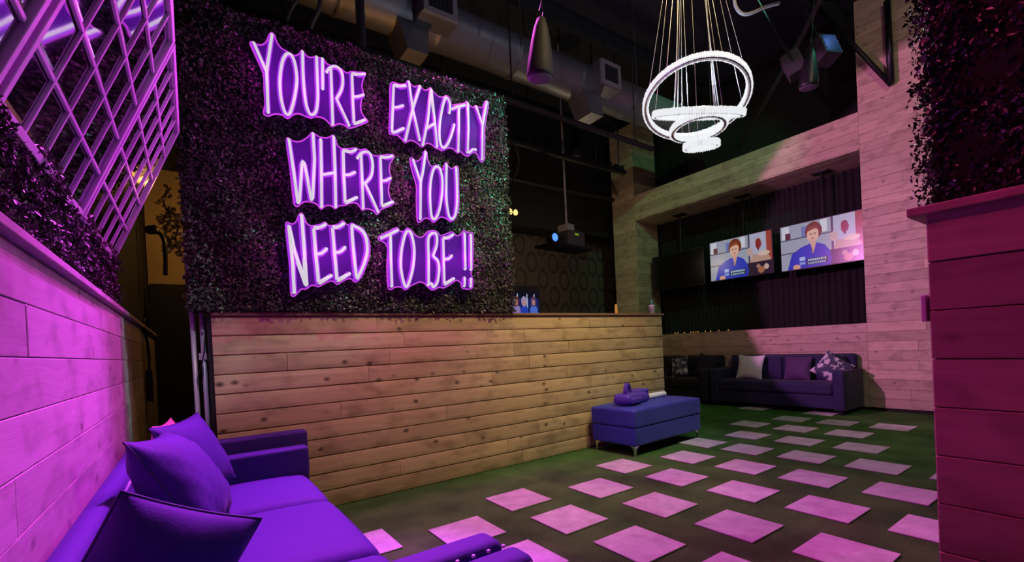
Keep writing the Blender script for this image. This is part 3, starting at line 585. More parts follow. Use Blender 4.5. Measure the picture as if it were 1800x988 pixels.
letters_label = {"YOU'RE": 'first word at the upper left of the hedge', 'EXACTLY': 'word at the upper right of the hedge', 'WHERE': 'word in the middle row at left',
 'YOU': 'short word in the middle row at right', 'NEED': 'word in the bottom row at left', 'TO BE!!': 'words with two exclamation marks in the bottom row'}
for word, rad, letters, outl in SIGN:
    allx = [p[0] for p in outl]; allz = [p[1] for p in outl]
    cx, cz = (min(allx)+max(allx))/2000, (min(allz)+max(allz))/2000
    t = thing('neon_sign', 'glowing violet neon sign reading %s, %s' % (word, letters_label[word]), 'neon sign', (cx, 3.93, cz), group='neon words on the hedge wall')
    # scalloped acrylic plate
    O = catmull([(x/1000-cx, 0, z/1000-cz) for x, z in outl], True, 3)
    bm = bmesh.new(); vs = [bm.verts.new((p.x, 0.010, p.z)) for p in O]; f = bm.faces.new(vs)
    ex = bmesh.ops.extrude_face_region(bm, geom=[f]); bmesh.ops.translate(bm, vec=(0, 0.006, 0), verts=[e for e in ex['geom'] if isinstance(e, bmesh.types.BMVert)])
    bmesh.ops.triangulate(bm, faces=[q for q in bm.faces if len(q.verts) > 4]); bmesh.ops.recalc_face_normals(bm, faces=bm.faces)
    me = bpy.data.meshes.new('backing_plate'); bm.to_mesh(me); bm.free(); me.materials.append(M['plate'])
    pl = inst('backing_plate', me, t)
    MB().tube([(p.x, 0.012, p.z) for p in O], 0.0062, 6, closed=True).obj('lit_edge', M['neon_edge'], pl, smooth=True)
    for strokes in letters:
        mb = MB()
        for pts, kind in strokes:
            P = [(x/1000-cx, 0, z/1000-cz) for x, z in pts]
            if kind == 1: P = catmull(P, False, 5); cl = False
            elif kind == 2: P = catmull(P, True, 5); cl = True
            elif kind == 3: P = catmull(P, True, 4); cl = True
            else:
                cl = False; Q = [Vector(P[0])]
                for a, b_, c_ in zip(P[:-2], P[1:-1], P[2:]):
                    b_ = Vector(b_); u = (Vector(a)-b_); v = (Vector(c_)-b_); e = min(0.012, u.length*.3, v.length*.3)
                    Q += [b_+u.normalized()*e, b_+(u.normalized()+v.normalized())*e*0.3, b_+v.normalized()*e]
                P = Q+[Vector(P[-1])]
            mb.tube(P, rad*1.12, 8, closed=cl)
            if not cl:
                for e in (P[0], P[-1]):
                    e = Vector(e); mb.lathe([(0.0001, -rad*1.12), (rad*.79, -rad*.79), (rad*1.12, 0), (rad*.79, rad*.79), (0.0001, rad*1.12)], 8, c=e)
        lt = mb.obj('letter', M['neon'], t, smooth=True)
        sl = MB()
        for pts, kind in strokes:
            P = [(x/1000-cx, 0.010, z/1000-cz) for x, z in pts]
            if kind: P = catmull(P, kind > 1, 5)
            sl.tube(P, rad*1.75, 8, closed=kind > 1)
        sl.obj('sleeve', M['neon_sleeve'], lt, smooth=True)  # wider emissive tube painting the violet glow round each stroke
        ax = [p[0] for pts, k_ in strokes for p in pts]; az = [p[1] for pts, k_ in strokes for p in pts]
        ln = bpy.data.lights.new('neon_glow', 'POINT'); ln.energy = 2.0; ln.color = (1.0, 0.04, 0.95); ln.shadow_soft_size = 0
        lo = bpy.data.objects.new('neon_glow', ln); C.objects.link(lo); lo.parent = t; lo.location = ((min(ax)+max(ax))/2000-cx, -0.11, (min(az)+max(az))/2000-cz)

# ================================================================ MIRROR FRAMES (leaning out over the sofa)
def mirror_frame(y0, y1, label):
    Wd = y1-y0; H = 1.01
    e = Vector((0.3807, 0, 0.9247)); o_ = Vector((-0.391, y0, 1.967))
    t = thing('mirror_frame', label, 'mirror', group='mirrored lattice frames leaning over the sofa')
    X = Vector((0, 1, 0)); Z = e; Y = Z.cross(X)
    t.matrix_world = Matrix(((X.x, Y.x, Z.x, o_.x), (X.y, Y.y, Z.y, o_.y), (X.z, Y.z, Z.z, o_.z), (0, 0, 0, 1)))
    fw_ = 0.030
    for a in ((0, 0, fw_, H), (Wd-fw_, 0, Wd, H), (fw_, 0, Wd-fw_, fw_), (fw_, H-fw_, Wd-fw_, H)):
        MB().box(a[0], -0.014, a[1], a[2], 0.035, a[3], bev=0.004).obj('frame_rail', M['frame_paint'], t)
    MB().box(0.005, 0.036, 0.005, Wd-0.005, 0.05, H-0.005).obj('back_board', M['black_paint'], t)
    nx, nz = 5, 5; cw = (Wd-2*fw_)/nx; ch = (H-2*fw_)/nz; b_ = 0.0075
    for i in range(1, nx): MB().box(fw_+cw*i-b_, -0.007, fw_, fw_+cw*i+b_, 0.006, H-fw_, bev=0.003).obj('muntin', M['frame_paint'], t)
    for j in range(1, nz): MB().box(fw_, -0.006, fw_+ch*j-b_, Wd-fw_, 0.006, fw_+ch*j+b_, bev=0.003).obj('muntin', M['frame_paint'], t)
    w2, h2, bv = cw/2-b_-0.001, ch/2-b_-0.001, 0.014
    V = [(-w2, 0.006, -h2), (w2, 0.006, -h2), (w2, 0.006, h2), (-w2, 0.006, h2), (-w2+bv, 0, -h2+bv), (w2-bv, 0, -h2+bv), (w2-bv, 0, h2-bv), (-w2+bv, 0, h2-bv)]
    F = [(4, 5, 6, 7), (0, 1, 5, 4), (1, 2, 6, 5), (2, 3, 7, 6), (3, 0, 4, 7)]
    mb = MB(); mb.add(V, [F[0]], 0); mb.add(V, F[1:], 1); me = mb.mesh('mirror_pane', [M['mirror'], M['mirror_bevel']])
    for i in range(nx):
        for j in range(nz):
            inst('mirror_pane', me, t, (fw_+cw*(i+.5), 0.0015, fw_+ch*(j+.5)), (R(rng.uniform(-.5, .5)), 0, R(rng.uniform(-.5, .5))))
mirror_frame(0.545, 1.668, 'nearest of the lattice mirror frames, cut off by the picture corner')
mirror_frame(1.698, 2.818, 'middle lattice mirror frame, largest seen, reflecting the neon words')
mirror_frame(2.835, 3.915, 'farthest lattice mirror frame, narrow, ending beside the dark passage')

# ================================================================ NEAR SOFA (along the left wall, seat facing +x)
def pillow(name, w_, h_, t_, loc, rot, mat, label=None, cat='pillow', group=None, parent=None, wr=0.006, pipe=None, seed=0, pinch=0.10):
    rr = random.Random(seed); n = 22; V = []; F = []
    ph = [rr.uniform(0, 6) for _ in range(4)]
    def outl(u, v):
        x = u*w_/2*(1-pinch*(1-v*v)*abs(u)); z = v*h_/2*(1-pinch*(1-u*u)*abs(v)); return x, z
    for sgn in (-1, 1):
        for i in range(n+1):
            for j in range(n+1):
                u = math.sin((i/n*2-1)*PI/2); v = math.sin((j/n*2-1)*PI/2)
                x, z = outl(u, v); th = t_/2*max(0, (1-abs(u)**2.4)*(1-abs(v)**2.4))**0.55
                edge = (1-max(abs(u), abs(v)))
                th += wr*math.sin(u*13+ph[0]+v*4)*math.sin(v*7+ph[1]+u*5)*(edge > 0.02)*min(1, edge*6)
                th = max(th, 0.0)
                V.append((x, sgn*th, z))
    m_ = (n+1)*(n+1)
    for s_ in (0, 1):
        for i in range(n):
            for j in range(n):
                q = [s_*m_+i*(n+1)+j, s_*m_+(i+1)*(n+1)+j, s_*m_+(i+1)*(n+1)+j+1, s_*m_+i*(n+1)+j+1]
                F.append(q if s_ == 0 else q[::-1])
    o = thing(name, label, cat, loc, rot, group)
    MB().add(V, F).obj('cushion_body', M[mat], o, smooth=True)
    pts = []
    for k in range(4):
        for i in range(12):
            a = -1+2*i/12; u, v = ((a, -1), (1, a), (-a, 1), (-1, -a))[k]; x, z = outl(u, v); pts.append((x, 0, z))
    MB().tube(pts, 0.005, 6, closed=True).obj('piping', M[pipe or mat], o, smooth=True)
    return o

sofa = thing('sofa', 'blue violet velvet sofa with rhinestone channel back against the left plank wall', 'sofa', (0.15, 2.3, 0))
def sp(name, mb, mat, smooth=True, par=None): return mb.obj(name, M[mat], par or sofa, smooth, loc=(0, 0, 0) if par else (-0.15, -2.3, 0))
sp('base', MB().soft(-0.31, 1.00, 0.13, 0.58, 3.58, 0.33, 0.02), 'velvet')
for y0, y1 in ((1.13, 1.885), (1.89, 2.755), (2.76, 3.465)):
    sp('seat_cushion', MB().soft(-0.16, y0, 0.33, 0.625, y1, 0.470, 0.065, crown=0.055, n=8), 'velvet')
for x0, x1, z1 in ((-0.345, -0.255, 0.80), (-0.252, -0.165, 0.745), (-0.162, -0.09, 0.67)):     # stepped channels of the back
    sp('back_channel', MB().soft(x0, 0.95, 0.30, x1, 3.80, z1, 0.042, n=10), 'velvet')
gem = MB().lathe([(0.0001, -0.006), (0.0065, -0.001), (0.0045, 0.004), (0.0001, 0.0045)], 6)
gem_me = gem.mesh('rhinestone', M['crystal'])
def gems(p0, p1, n, par):
    for i in range(n):
        t = i/(n-1); inst('rhinestone', gem_me, par, tuple(a+(b_-a)*t for a, b_ in zip(p0, p1)))
gems((-0.15-0.2535, -1.2, 0.757), (-0.15-0.2535, 1.4, 0.757), 130, sofa)
gems((-0.15-0.1635, -1.2, 0.684), (-0.15-0.1635, 1.4, 0.684), 110, sofa)
for y0, y1, z1, x1, z0 in ((3.475, 3.60, 0.66, 0.648, 0.465), (3.605, 3.70, 0.60, 0.60, 0.20), (3.72, 3.86, 0.735, 0.69, 0.15)):
    sp('arm_channel', MB().soft(-0.33, y0, z0, x1, y1, z1, 0.022, n=6), 'velvet')
for y0, y1, z1, x1, z0 in ((1.025, 1.130, 0.775, 0.665, 0.20), (0.918, 1.020, 0.765, 0.690, 0.17), (0.80, 0.913, 0.75, 0.690, 0.15)):
    sp('arm_channel', MB().soft(-0.33, y0, z0, x1, y1, z1, 0.030, n=6), 'velvet')
gems((-0.15+0.06, -2.3+1.0225, 0.764), (-0.15+0.655, -2.3+1.0225, 0.760), 14, sofa)
gems((-0.15+0.06, -2.3+0.9155, 0.753), (-0.15+0.665, -2.3+0.9155, 0.748), 15, sofa)
for x, y in ((0.5, 1.1), (0.5, 3.5), (-0.25, 1.1), (-0.25, 3.5)):
    sp('leg', MB().lathe([(0.012, 0), (0.014, 0.01), (0.028, 0.14)], 10, c=(x, y, 0)), 'chrome')

pillow('throw_pillow', 0.36, 0.46, 0.20, (-0.115, 1.55, 0.69), (R(8), R(28), R(14)), 'velvet', 'dark backed violet pillow nearest the camera on the near sofa', group='violet sofa pillows', pipe='piping', seed=1, pinch=0.05)
pillow('throw_pillow', 0.50, 0.50, 0.24, (-0.05, 2.46, 0.765), (R(-30), R(4), R(78)), 'velvet', 'middle violet pillow with creased side on the near sofa', group='violet sofa pillows', pipe='piping', seed=2, wr=0.010)
pillow('throw_pillow', 0.45, 0.46, 0.17, (0.00, 3.20, 0.755), (R(-24), R(-3), R(62)), 'velvet', 'far violet pillow leaning toward the plank bar wall on near sofa', group='violet sofa pillows', pipe='piping', seed=3)
pillow('fluffy_pillow', 0.40, 0.40, 0.14, (-0.11, 3.42, 0.745), (R(-14), 0, R(80)), 'pink_fur', 'pink fluffy pillow peeking out behind the far violet pillow', seed=4)

# ================================================================ OTTOMAN with bag and roll
ot = thing('ottoman', 'long royal blue velvet ottoman on thin chrome legs beside the plank bar wall', 'ottoman', (3.935, 3.36, 0), R(2.8))
Lo, Wo = 1.34, 0.63
MB().soft(0, 0, 0.115, Lo, Wo, 0.32, 0.02).obj('base', M['ott'], ot, smooth=True)
MB().soft(-0.006, -0.006, 0.322, Lo+0.006, Wo+0.006, 0.515, 0.022, crown=0.042, n=10).obj('seat_cushion', M['ott'], ot, smooth=True)
for x, y, sx, sy in ((0.04, 0.04, 1, 1), (Lo-0.04, 0.04, -1, 1), (0.04, Wo-0.04, 1, -1), (Lo-0.04, Wo-0.04, -1, -1)):
    mb = MB(); V = []
    for z, a in ((0.0, 0.009), (0.06, 0.011), (0.095, 0.026), (0.116, 0.075)):
        V += [(x-0.012*sx, y-0.012*sy, z), (x+(a)*sx, y-0.012*sy, z), (x+a*0.3*sx, y+a*0.3*sy, z), (x-0.012*sx, y+a*sy, z)]
    F = [(i*4+k, i*4+(k+1) % 4, (i+1)*4+(k+1) % 4, (i+1)*4+k) for i in range(3) for k in range(4)]+[(3, 2, 1, 0), (12, 13, 14, 15)]
    mb.add(V, F).obj('leg', M['chrome'], ot)
bag = thing('handbag', 'violet nylon bag with upright strap loop lying on the blue ottoman', 'bag', (4.27, 3.65, 0.548), R(8))
MB().soft(-0.26, -0.11, 0.0, 0.20, 0.12, 0.115, 0.05, crown=0.02, n=6).obj('body', M['bag'], bag, smooth=True)
MB().soft(-0.22, -0.135, 0.015, -0.02, -0.095, 0.085, 0.02, n=4).obj('front_pocket', M['bag'], bag, smooth=True)
MB().soft(0.02, -0.06, 0.105, 0.27, 0.12, 0.150, 0.022, n=5).obj('folded_flap', M['bag'], bag, smooth=True)
def band(pts, w_, t_, name, mat, par):
    P = catmull(pts, False, 6); V = []; F = []
    for i, p in enumerate(P):
        tg = (P[min(i+1, len(P)-1)]-P[max(i-1, 0)]).normalized(); sd = Vector((0.25, 1, 0)).normalized(); nr = tg.cross(sd).normalized()
        for a, b_ in ((-1, -1), (1, -1), (1, 1), (-1, 1)): V.append(p+sd*w_/2*a+nr*t_/2*b_)
    for i in range(len(P)-1):
        for k in range(4): F.append((i*4+k, i*4+(k+1) % 4, (i+1)*4+(k+1) % 4, (i+1)*4+k))
    F += [(3, 2, 1, 0), tuple(len(V)-4+k for k in range(4))]
    return MB().add(V, F).obj(name, M[mat], par, smooth=False)
band([(-0.20, -0.03, 0.10), (-0.205, -0.03, 0.17), (-0.16, -0.02, 0.235), (-0.10, 0, 0.235), (-0.07, 0.0, 0.17), (-0.075, 0, 0.10)], 0.055, 0.012, 'strap', 'bag', bag)
band([(0.20, -0.02, 0.13), (0.255, -0.03, 0.12), (0.275, -0.04, 0.05), (0.27, -0.05, 0.008)], 0.02, 0.006, 'strap_end', 'bag', bag)
tr = thing('paper_roll', 'white rolled paper towel lying beside the bag on the blue ottoman', 'roll', (4.61, 3.69, 0.586), R(6))
MB().tube([(0, 0, 0), (0.015, 0, 0), (0.34, 0, 0), (0.35, 0, 0)], [0.034, 0.036, 0.036, 0.034], 20).obj('roll_body', M['towel'], tr, smooth=True)
MB().tube([(0.351, 0, 0), (0.353, 0, 0)], 0.014, 14).obj('core_tube', M['cap_wood'], tr)

# ================================================================ FAR SOFAS under the screens (facing -x)
def far_sofa(y0, y1, mat, label):
    s = thing('sofa', label, 'sofa', (8.3, (y0+y1)/2, 0), group='sofas under the wall screens')
    oy = (y0+y1)/2
    def P(name, mb, sm=True, m_=mat): return mb.obj(name, M[m_], s, sm, loc=(-8.3, -oy, 0))
    P('base', MB().soft(7.99, y0+0.02, 0.085, 8.70, y1-0.02, 0.30, 0.02, n=4))
    mid = (y0+y1)/2
    for a, b_ in ((y0+0.17, mid-0.003), (mid+0.003, y1-0.17)):
        P('seat_cushion', MB().soft(7.96, a, 0.303, 8.52, b_, 0.48, 0.04, crown=0.02, n=5))
        P('back_cushion', MB().soft(8.42, a, 0.47, 8.62, b_, 0.90, 0.06, n=5))
    P('backrest', MB().soft(8.60, y0+0.06, 0.15, 8.745, y1-0.06, 0.915, 0.05, n=4))
    for a in (y0, y1-0.17):
        P('arm', MB().soft(7.95, a, 0.06, 8.74, a+0.17, 0.685, 0.045, n=4))
    for x in (8.05, 8.65):
        for y in (y0+0.09, y1-0.09): P('leg', MB().box(x-0.025, y-0.025, 0, x+0.025, y+0.025, 0.075), False, 'black_metal')
far_sofa(2.765, 4.95, 'velvet_dark', 'navy velvet sofa under the two lit screens, at the right')
far_sofa(5.00, 7.05, 'velvet_black', 'charcoal sofa under the switched off screen, half hidden by the bar wall')
G = 'pillows on the far sofas'
pillow('throw_pillow', 0.46, 0.44, 0.15, (8.24, 4.32, 0.71), (R(-16), R(2), R(-88)), 'white_fabric', 'plain white square pillow on the navy far sofa', group=G, seed=5)
pillow('throw_pillow', 0.42, 0.40, 0.15, (8.30, 3.55, 0.69), (R(-16), R(0), R(-92)), 'plum_fabric', 'plain plum pillow between the white and printed ones', group=G, seed=6)
pillow('throw_pillow', 0.42, 0.42, 0.15, (8.25, 3.03, 0.70), (R(-14), R(38), R(-78)), 'pattern', 'tilted white and navy printed pillow in the corner of the navy sofa', group=G, seed=7)
pillow('throw_pillow', 0.42, 0.42, 0.15, (8.24, 5.78, 0.70), (R(-14), R(-10), R(-95)), 'pattern', 'white and black printed pillow beside the end of the bar wall', group=G, seed=8)
pillow('throw_pillow', 0.44, 0.44, 0.14, (8.28, 5.20, 0.71), (R(-14), R(14), R(-92)), 'velvet_black', 'black pillow leaning where the two far sofas meet', group=G, seed=9)

# ================================================================ SCREENS
def paint(kind, nx, nz):
    """flat broadcast picture painted cell by cell (display colours)"""
    img = np.zeros((nz, nx, 3)); X, Z = np.meshgrid((np.arange(nx)+.5)/nx, (np.arange(nz)+.5)/nz)
    def rect(x0, z0, x1, z1, c): img[(X >= x0) & (X < x1) & (Z >= z0) & (Z < z1)] = c
    def ell(cx, cz, rx, rz, c): img[((X-cx)/rx)**2+((Z-cz)/rz)**2 < 1] = c
    def poly(ps, c):
        m = np.zeros(X.shape, bool); j = len(ps)-1
        for i in range(len(ps)):
            (xi, zi), (xj, zj) = ps[i], ps[j]
            m ^= ((zi > Z) != (zj > Z)) & (X < (xj-xi)*(Z-zi)/(zj-zi+1e-9)+xi); j = i
        img[m] = c
    if kind == 'party':
        img[:] = (.05, .10, .35); rect(0, .72, 1, 1, (.01, .02, .08))
        for x in (.22, .57, .83): rect(x-.02, .25, x+.02, .9, (.75, .85, 1))
        for x, c, h in ((.17, (.55, .45, .75), (.35, .12, .15)), (.45, (.10, .2, .75), (.65, .55, .75)), (.8, (.25, .4, .9), (.3, .2, .35))):
            poly([(x-.16, 0), (x-.12, .38), (x, .46), (x+.12, .38), (x+.16, 0)], c); ell(x, .60, .10, .20, h); ell(x, .56, .055, .11, (.75, .5, .5))
        return img
    img[:] = (.50, .52, .60)
    rect(0, .66, .66, .69, (.20, .20, .28)); rect(0, .36, .22, .39, (.2, .2, .28)); rect(.64, .3, .67, 1, (.18, .16, .22))
    rect(.02, .7, .12, .98, (.72, .74, .80)); rect(.06, .70, .13, .84, (.25, .10, .12)); rect(.28, .70, .37, .92, (.30, .36, .60)); rect(.52, .72, .60, .98, (.72, .74, .80))
    rect(.92, .3, 1, 1, (.50, .16, .10)); rect(.67, .35, .92, 1, (.58, .58, .70))
    ell(.80, .74, .045, .13, (.42, .08, .06)); rect(.785, .58, .815, .64, (.3, .06, .05))
    ell(.67, .58, .05, .10, (.66, .52, .50)); poly([(.66, .3), (.70, .50), (.95, .44), (.99, .3)], (.62, .46, .40)); ell(.88, .49, .09, .06, (.75, .62, .55))
    rect(.52, 0, 1, .30, (.035, .035, .075)); ell(.83, .10, .05, .08, (.55, .30, .18)); ell(.91, .16, .035, .07, (.7, .55, .5)); ell(.79, .20, .03, .05, (.5, .35, .3))
    ell(.43, .78, .105, .20, (.34, .12, .06)); ell(.42, .70, .075, .155, (.80, .58, .50)); poly([(.345, .78), (.37, .88), (.46, .90), (.50, .78), (.45, .83)], (.42, .16, .08))
    rect(.385, .44, .455, .60, (.74, .52, .45)); 
    poly([(.08, 0), (.14, .34), (.27, .47), (.385, .52), (.42, .36), (.46, .52), (.56, .45), (.62, .30), (.64, .12), (.62, 0)], (.035, .12, .62))
    poly([(.385, .52), (.42, .30), (.46, .52)], (.72, .50, .44)); rect(.405, .30, .42, .40, (.5, .4, .2))
    for ex in (.395, .445): ell(ex, .72, .012, .018, (.15, .08, .08))
    ell(.42, .62, .022, .014, (.6, .22, .22)); poly([(.415, .71), (.428, .66), (.41, .66)], (.68, .45, .38))
    rect(.24, .16, .31, .25, (.55, .62, .85)); rect(.24, .08, .31, .14, (.40, .5, .8)); ell(.2, .04, .05, .06, (.75, .5, .42))
    rect(.33, .05, .60, .20, (.05, .10, .22))
    for k in range(9): rect(.35+.026*k, .135, .35+.026*k+.017, .175, (.6, .75, .85))
    for k in range(8): rect(.35+.028*k, .075, .35+.028*k+.019, .105, (.45, .6, .7))
    return img
def screen_mesh(w_, h_, kind, nx=112, nz=72, gain=1.0, tint=None):
    img = paint(kind, nx, nz)
    if tint is not None: img = tint(img, nx, nz)
    V = [((i/nx-.5)*w_, 0, (j/nz)*h_) for j in range(nz+1) for i in range(nx+1)]
    F = [(j*(nx+1)+i, j*(nx+1)+i+1, (j+1)*(nx+1)+i+1, (j+1)*(nx+1)+i) for j in range(nz) for i in range(nx)]
    me = bpy.data.meshes.new('picture'); me.from_pydata(V, [], F)
    at = me.attributes.new('pic', 'FLOAT_COLOR', 'CORNER')
    lin = np.concatenate([np.clip(img, 0, 1)**1.7*1.25*gain, np.ones((nz, nx, 1))], 2).reshape(-1, 4)
    at.data.foreach_set('color', np.repeat(lin, 4, 0).astype(np.float32).ravel())
    me.materials.append(M['picture']); return me
def picture_mat():
    m, nt, b = newmat('lit_screen_picture'); L = nt.links
    a = N(nt, 'ShaderNodeAttribute', attribute_name='pic'); L.new(a.outputs['Color'], b.inputs['Emission Color']); b.inputs['Emission Strength'].default_value = 0.62
    b.inputs['Base Color'].default_value = (0.01, 0.01, 0.01, 1); b.inputs['Roughness'].default_value = 0.25; return m
M['picture'] = picture_mat()
def television(y, z, w_, h_, label, lit, mount_x, tilt=5):
    t = thing('television', label, 'television', (9.13, y, z), (R(-tilt)*0, 0, R(-90)), 'screens hung under the plank beam')
    b_ = 0.016
    MB().box(-w_/2, 0.0, 0, w_/2, 0.05, h_, bev=0.006).obj('casing', M['plastic_black'], t)
    sm = MB().box(-w_/2+b_, -0.004, b_, w_/2-b_, 0.001, h_-b_).obj('screen', M['screen_black'], t)
    if lit is not None:
        me = screen_mesh(w_-2*b_-0.004, h_-2*b_-0.004, 'talk')
        o = inst('picture', me, t, (0, -0.0055, b_+0.002))
    MB().box(-0.20, 0.051, h_*0.3, 0.20, 0.075, h_*0.75).box(-0.03, 0.075, h_*0.35, 0.03, 0.19, h_*0.65).obj('wall_bracket', M['black_metal'], t)
    MB().tube([(0, 0.19, h_*0.4), (0, 0.19, 4.118-z)], 0.022, 12).obj('drop_pole', M['black_metal'], t)
    MB().box(-0.13, 0.10, 4.105-z, 0.13, 0.28, 4.129-z, bev=0.004).obj('ceiling_plate', M['black_metal'], t)
television(6.36, 2.43, 1.36, 0.82, 'switched off black screen hung at the left of the recess', None, 9.3)
television(4.90, 2.45, 1.30, 0.84, 'middle lit screen showing a presenter in a blue jacket', 1, 9.3)
television(3.46, 2.43, 1.32, 0.85, 'right hand lit screen showing a presenter in a blue jacket', 1, 9.3)

# small monitor, cup and candle on the bar
t = thing('monitor', 'small lit monitor showing three singers, standing behind the bar wall', 'monitor', (3.90, 5.2, 0), (0, 0, R(0)))
MB().box(-0.27, 0.0, 1.68, 0.27, 0.035, 2.14, bev=0.006).obj('casing', M['plastic_black'], t)
MB().tube([(0, 0.06, 1.06), (0, 0.06, 1.85)], 0.02, 10).box(-0.15, -0.08, 1.04, 0.15, 0.14, 1.06).obj('stand', M['plastic_black'], t)
me = screen_mesh(0.48, 0.36, 'party', 60, 50, 0.75); inst('picture', me, t, (0, -0.002, 1.70))
t = thing('bar_counter', 'dark work counter standing behind the plank bar wall', 'counter', (4.0, 5.3, 0))
MB().box(-1.3, -0.3, 1.0, 1.3, 0.35, 1.04).obj('counter_top', M['black_paint'], t)
MB().box(-1.25, -0.25, 0.0, 1.25, 0.3, 0.999).obj('cabinet', M['black_paint'], t)
t = thing('drink_cup', 'clear plastic cup with green straw on the right end of the bar wall', 'cup', (5.40, 4.20, 1.653))
mcup, nt, b = newmat('clear_cup'); b.inputs['Base Color'].default_value = (0.75, 0.78, 0.8, 1); b.inputs['Roughness'].default_value = 0.15; b.inputs['Alpha'].default_value = 0.7; M['cup'] = mcup
MB().lathe([(0.030, 0), (0.032, 0.002), (0.043, 0.105), (0.045, 0.108), (0.044, 0.118)], 18).obj('cup_body', M['cup'], t, smooth=True)
MB().lathe([(0.046, 0.116), (0.047, 0.122), (0.034, 0.130), (0.005, 0.132)], 18).obj('lid', M['plastic_white'], t, smooth=True)
M['straw'] = simple('green_straw', (0.05, 0.5, 0.32), 0.4)
MB().tube([(0, 0, 0.01), (0.004, 0, 0.20)], 0.005, 8).obj('straw', M['straw'], t)
t = thing('candle_lamp', 'little amber glowing lamp on the bar wall before the left column', 'lamp', (4.70, 4.24, 1.653))
MB().lathe([(0.022, 0), (0.024, 0.01), (0.024, 0.012)], 14).obj('base', M['black_metal'], t)
M['amber_glass'] = emit('amber_glow', (1.0, 0.36, 0.06), 0.45)
MB().lathe([(0.016, 0.012), (0.018, 0.05), (0.014, 0.13), (0.006, 0.135)], 14).obj('glass', M['amber_glass'], t, smooth=True)

# ================================================================ CHANDELIER
ch = thing('chandelier', 'four ring crystal chandelier glowing white on thin steel wires', 'chandelier', (3.145, 1.965, 4.42))
c0 = Vector((3.145, 1.965, 4.42))
MB().lathe([(0.02, 0.03), (0.10, 0.028), (0.12, 0.02), (0.12, 0.0), (0.115, -0.004)], 28).obj('canopy', M['chrome'], ch, smooth=True)
MB().tube([(0, 0, 0.03), (0, 0, 2.35)], 0.010, 8).obj('drop_cord', M['chrome'], ch)
bead = MB().lathe([(0.0001, -0.012), (0.009, -0.005), (0.009, 0.005), (0.0001, 0.012)], 6)
bd_v = np.array([tuple(v) for v in bead.v]); bd_f = bead.f
def ring(cen, r, nrm, wires, band=0.046):
    nrm = Vector(nrm).normalized(); u = nrm.orthogonal().normalized(); v = nrm.cross(u); cen = Vector(cen)-c0
    nseg = 96; pr = [(-0.010, -band/2), (0.010, -band/2), (0.012, 0), (0.010, band/2), (-0.010, band/2), (-0.012, 0)]
    V = []; F = []
    for i in range(nseg):
        a = 2*PI*i/nseg; d = u*math.cos(a)+v*math.sin(a)
        for dr, dz in pr: V.append(cen+d*(r+dr)+nrm*dz)
    for i in range(nseg):
        for k in range(6): F.append((i*6+k, i*6+(k+1) % 6, ((i+1) % nseg)*6+(k+1) % 6, ((i+1) % nseg)*6+k))
    rg = MB().add(V, F).obj('ring', M['chrome'], ch, smooth=True)
    nb_ = int(2*PI*r/0.0155); mb = MB()
    rot = nrm.to_track_quat('Z', 'Y').to_matrix()
    for i in range(nb_):
        a = 2*PI*i/nb_; d = u*math.cos(a)+v*math.sin(a)
        for rr_, zz in ((r+0.014, 0.014), (r-0.014, 0.014), (r+0.014, 0), (r-0.014, -0.001), (r+0.014, -0.014), (r-0.014, -0.014)):
            p = cen+d*rr_+nrm*zz
            mb.add([tuple(p+rot @ Vector(q)*(0.85+0.3*((i*7) % 5)/5)) for q in bd_v], bd_f)
    b_ = mb.obj('crystal_trim', M['crystal_light'], rg); b_['kind'] = 'stuff'
    for i in range(wires):
        a = 2*PI*(i+.3)/wires; d = u*math.cos(a)+v*math.sin(a); p = cen+d*r+nrm*band/2
        top = Vector((0.085*math.cos(a*1+0.4*r), 0.085*math.sin(a*1+0.4*r), -0.003)) if r > .2 else Vector((0.03*math.cos(a), 0.03*math.sin(a), -0.003))
        # wires leave the canopy on the side of their fixing point
        q = Vector((p.x, p.y, 0)); q = q.normalized()*0.09 if q.length > 1e-3 else q
        MB().tube([(q.x, q.y, -0.003), tuple(p)], 0.0009, 5).obj('wire', M['wire'], ch)
M['wire'] = simple('steel_wire', (0.6, 0.6, 0.64), 0.4, 0.4)
ring((3.141, 1.966, 3.048), 0.358, (0.268, 0.206, 0.94), 6)
ring((3.149, 1.959, 2.946), 0.306, (-0.18, -0.33, 0.925), 6)
ring((3.148, 1.959, 2.846), 0.182, (0.017, 0.039, 0.999), 4)
ring((3.160, 1.948, 2.712), 0.109, (-0.116, -0.124, 0.986), 3, 0.034)
lc = bpy.data.lights.new('chandelier_glow', 'POINT'); lc.energy = 22; lc.color = (0.75, 0.88, 1.0); lc.shadow_soft_size = 0
lo = bpy.data.objects.new('chandelier_glow', lc); C.objects.link(lo); lo.parent = ch; lo.location = (0, 0, -1.2)

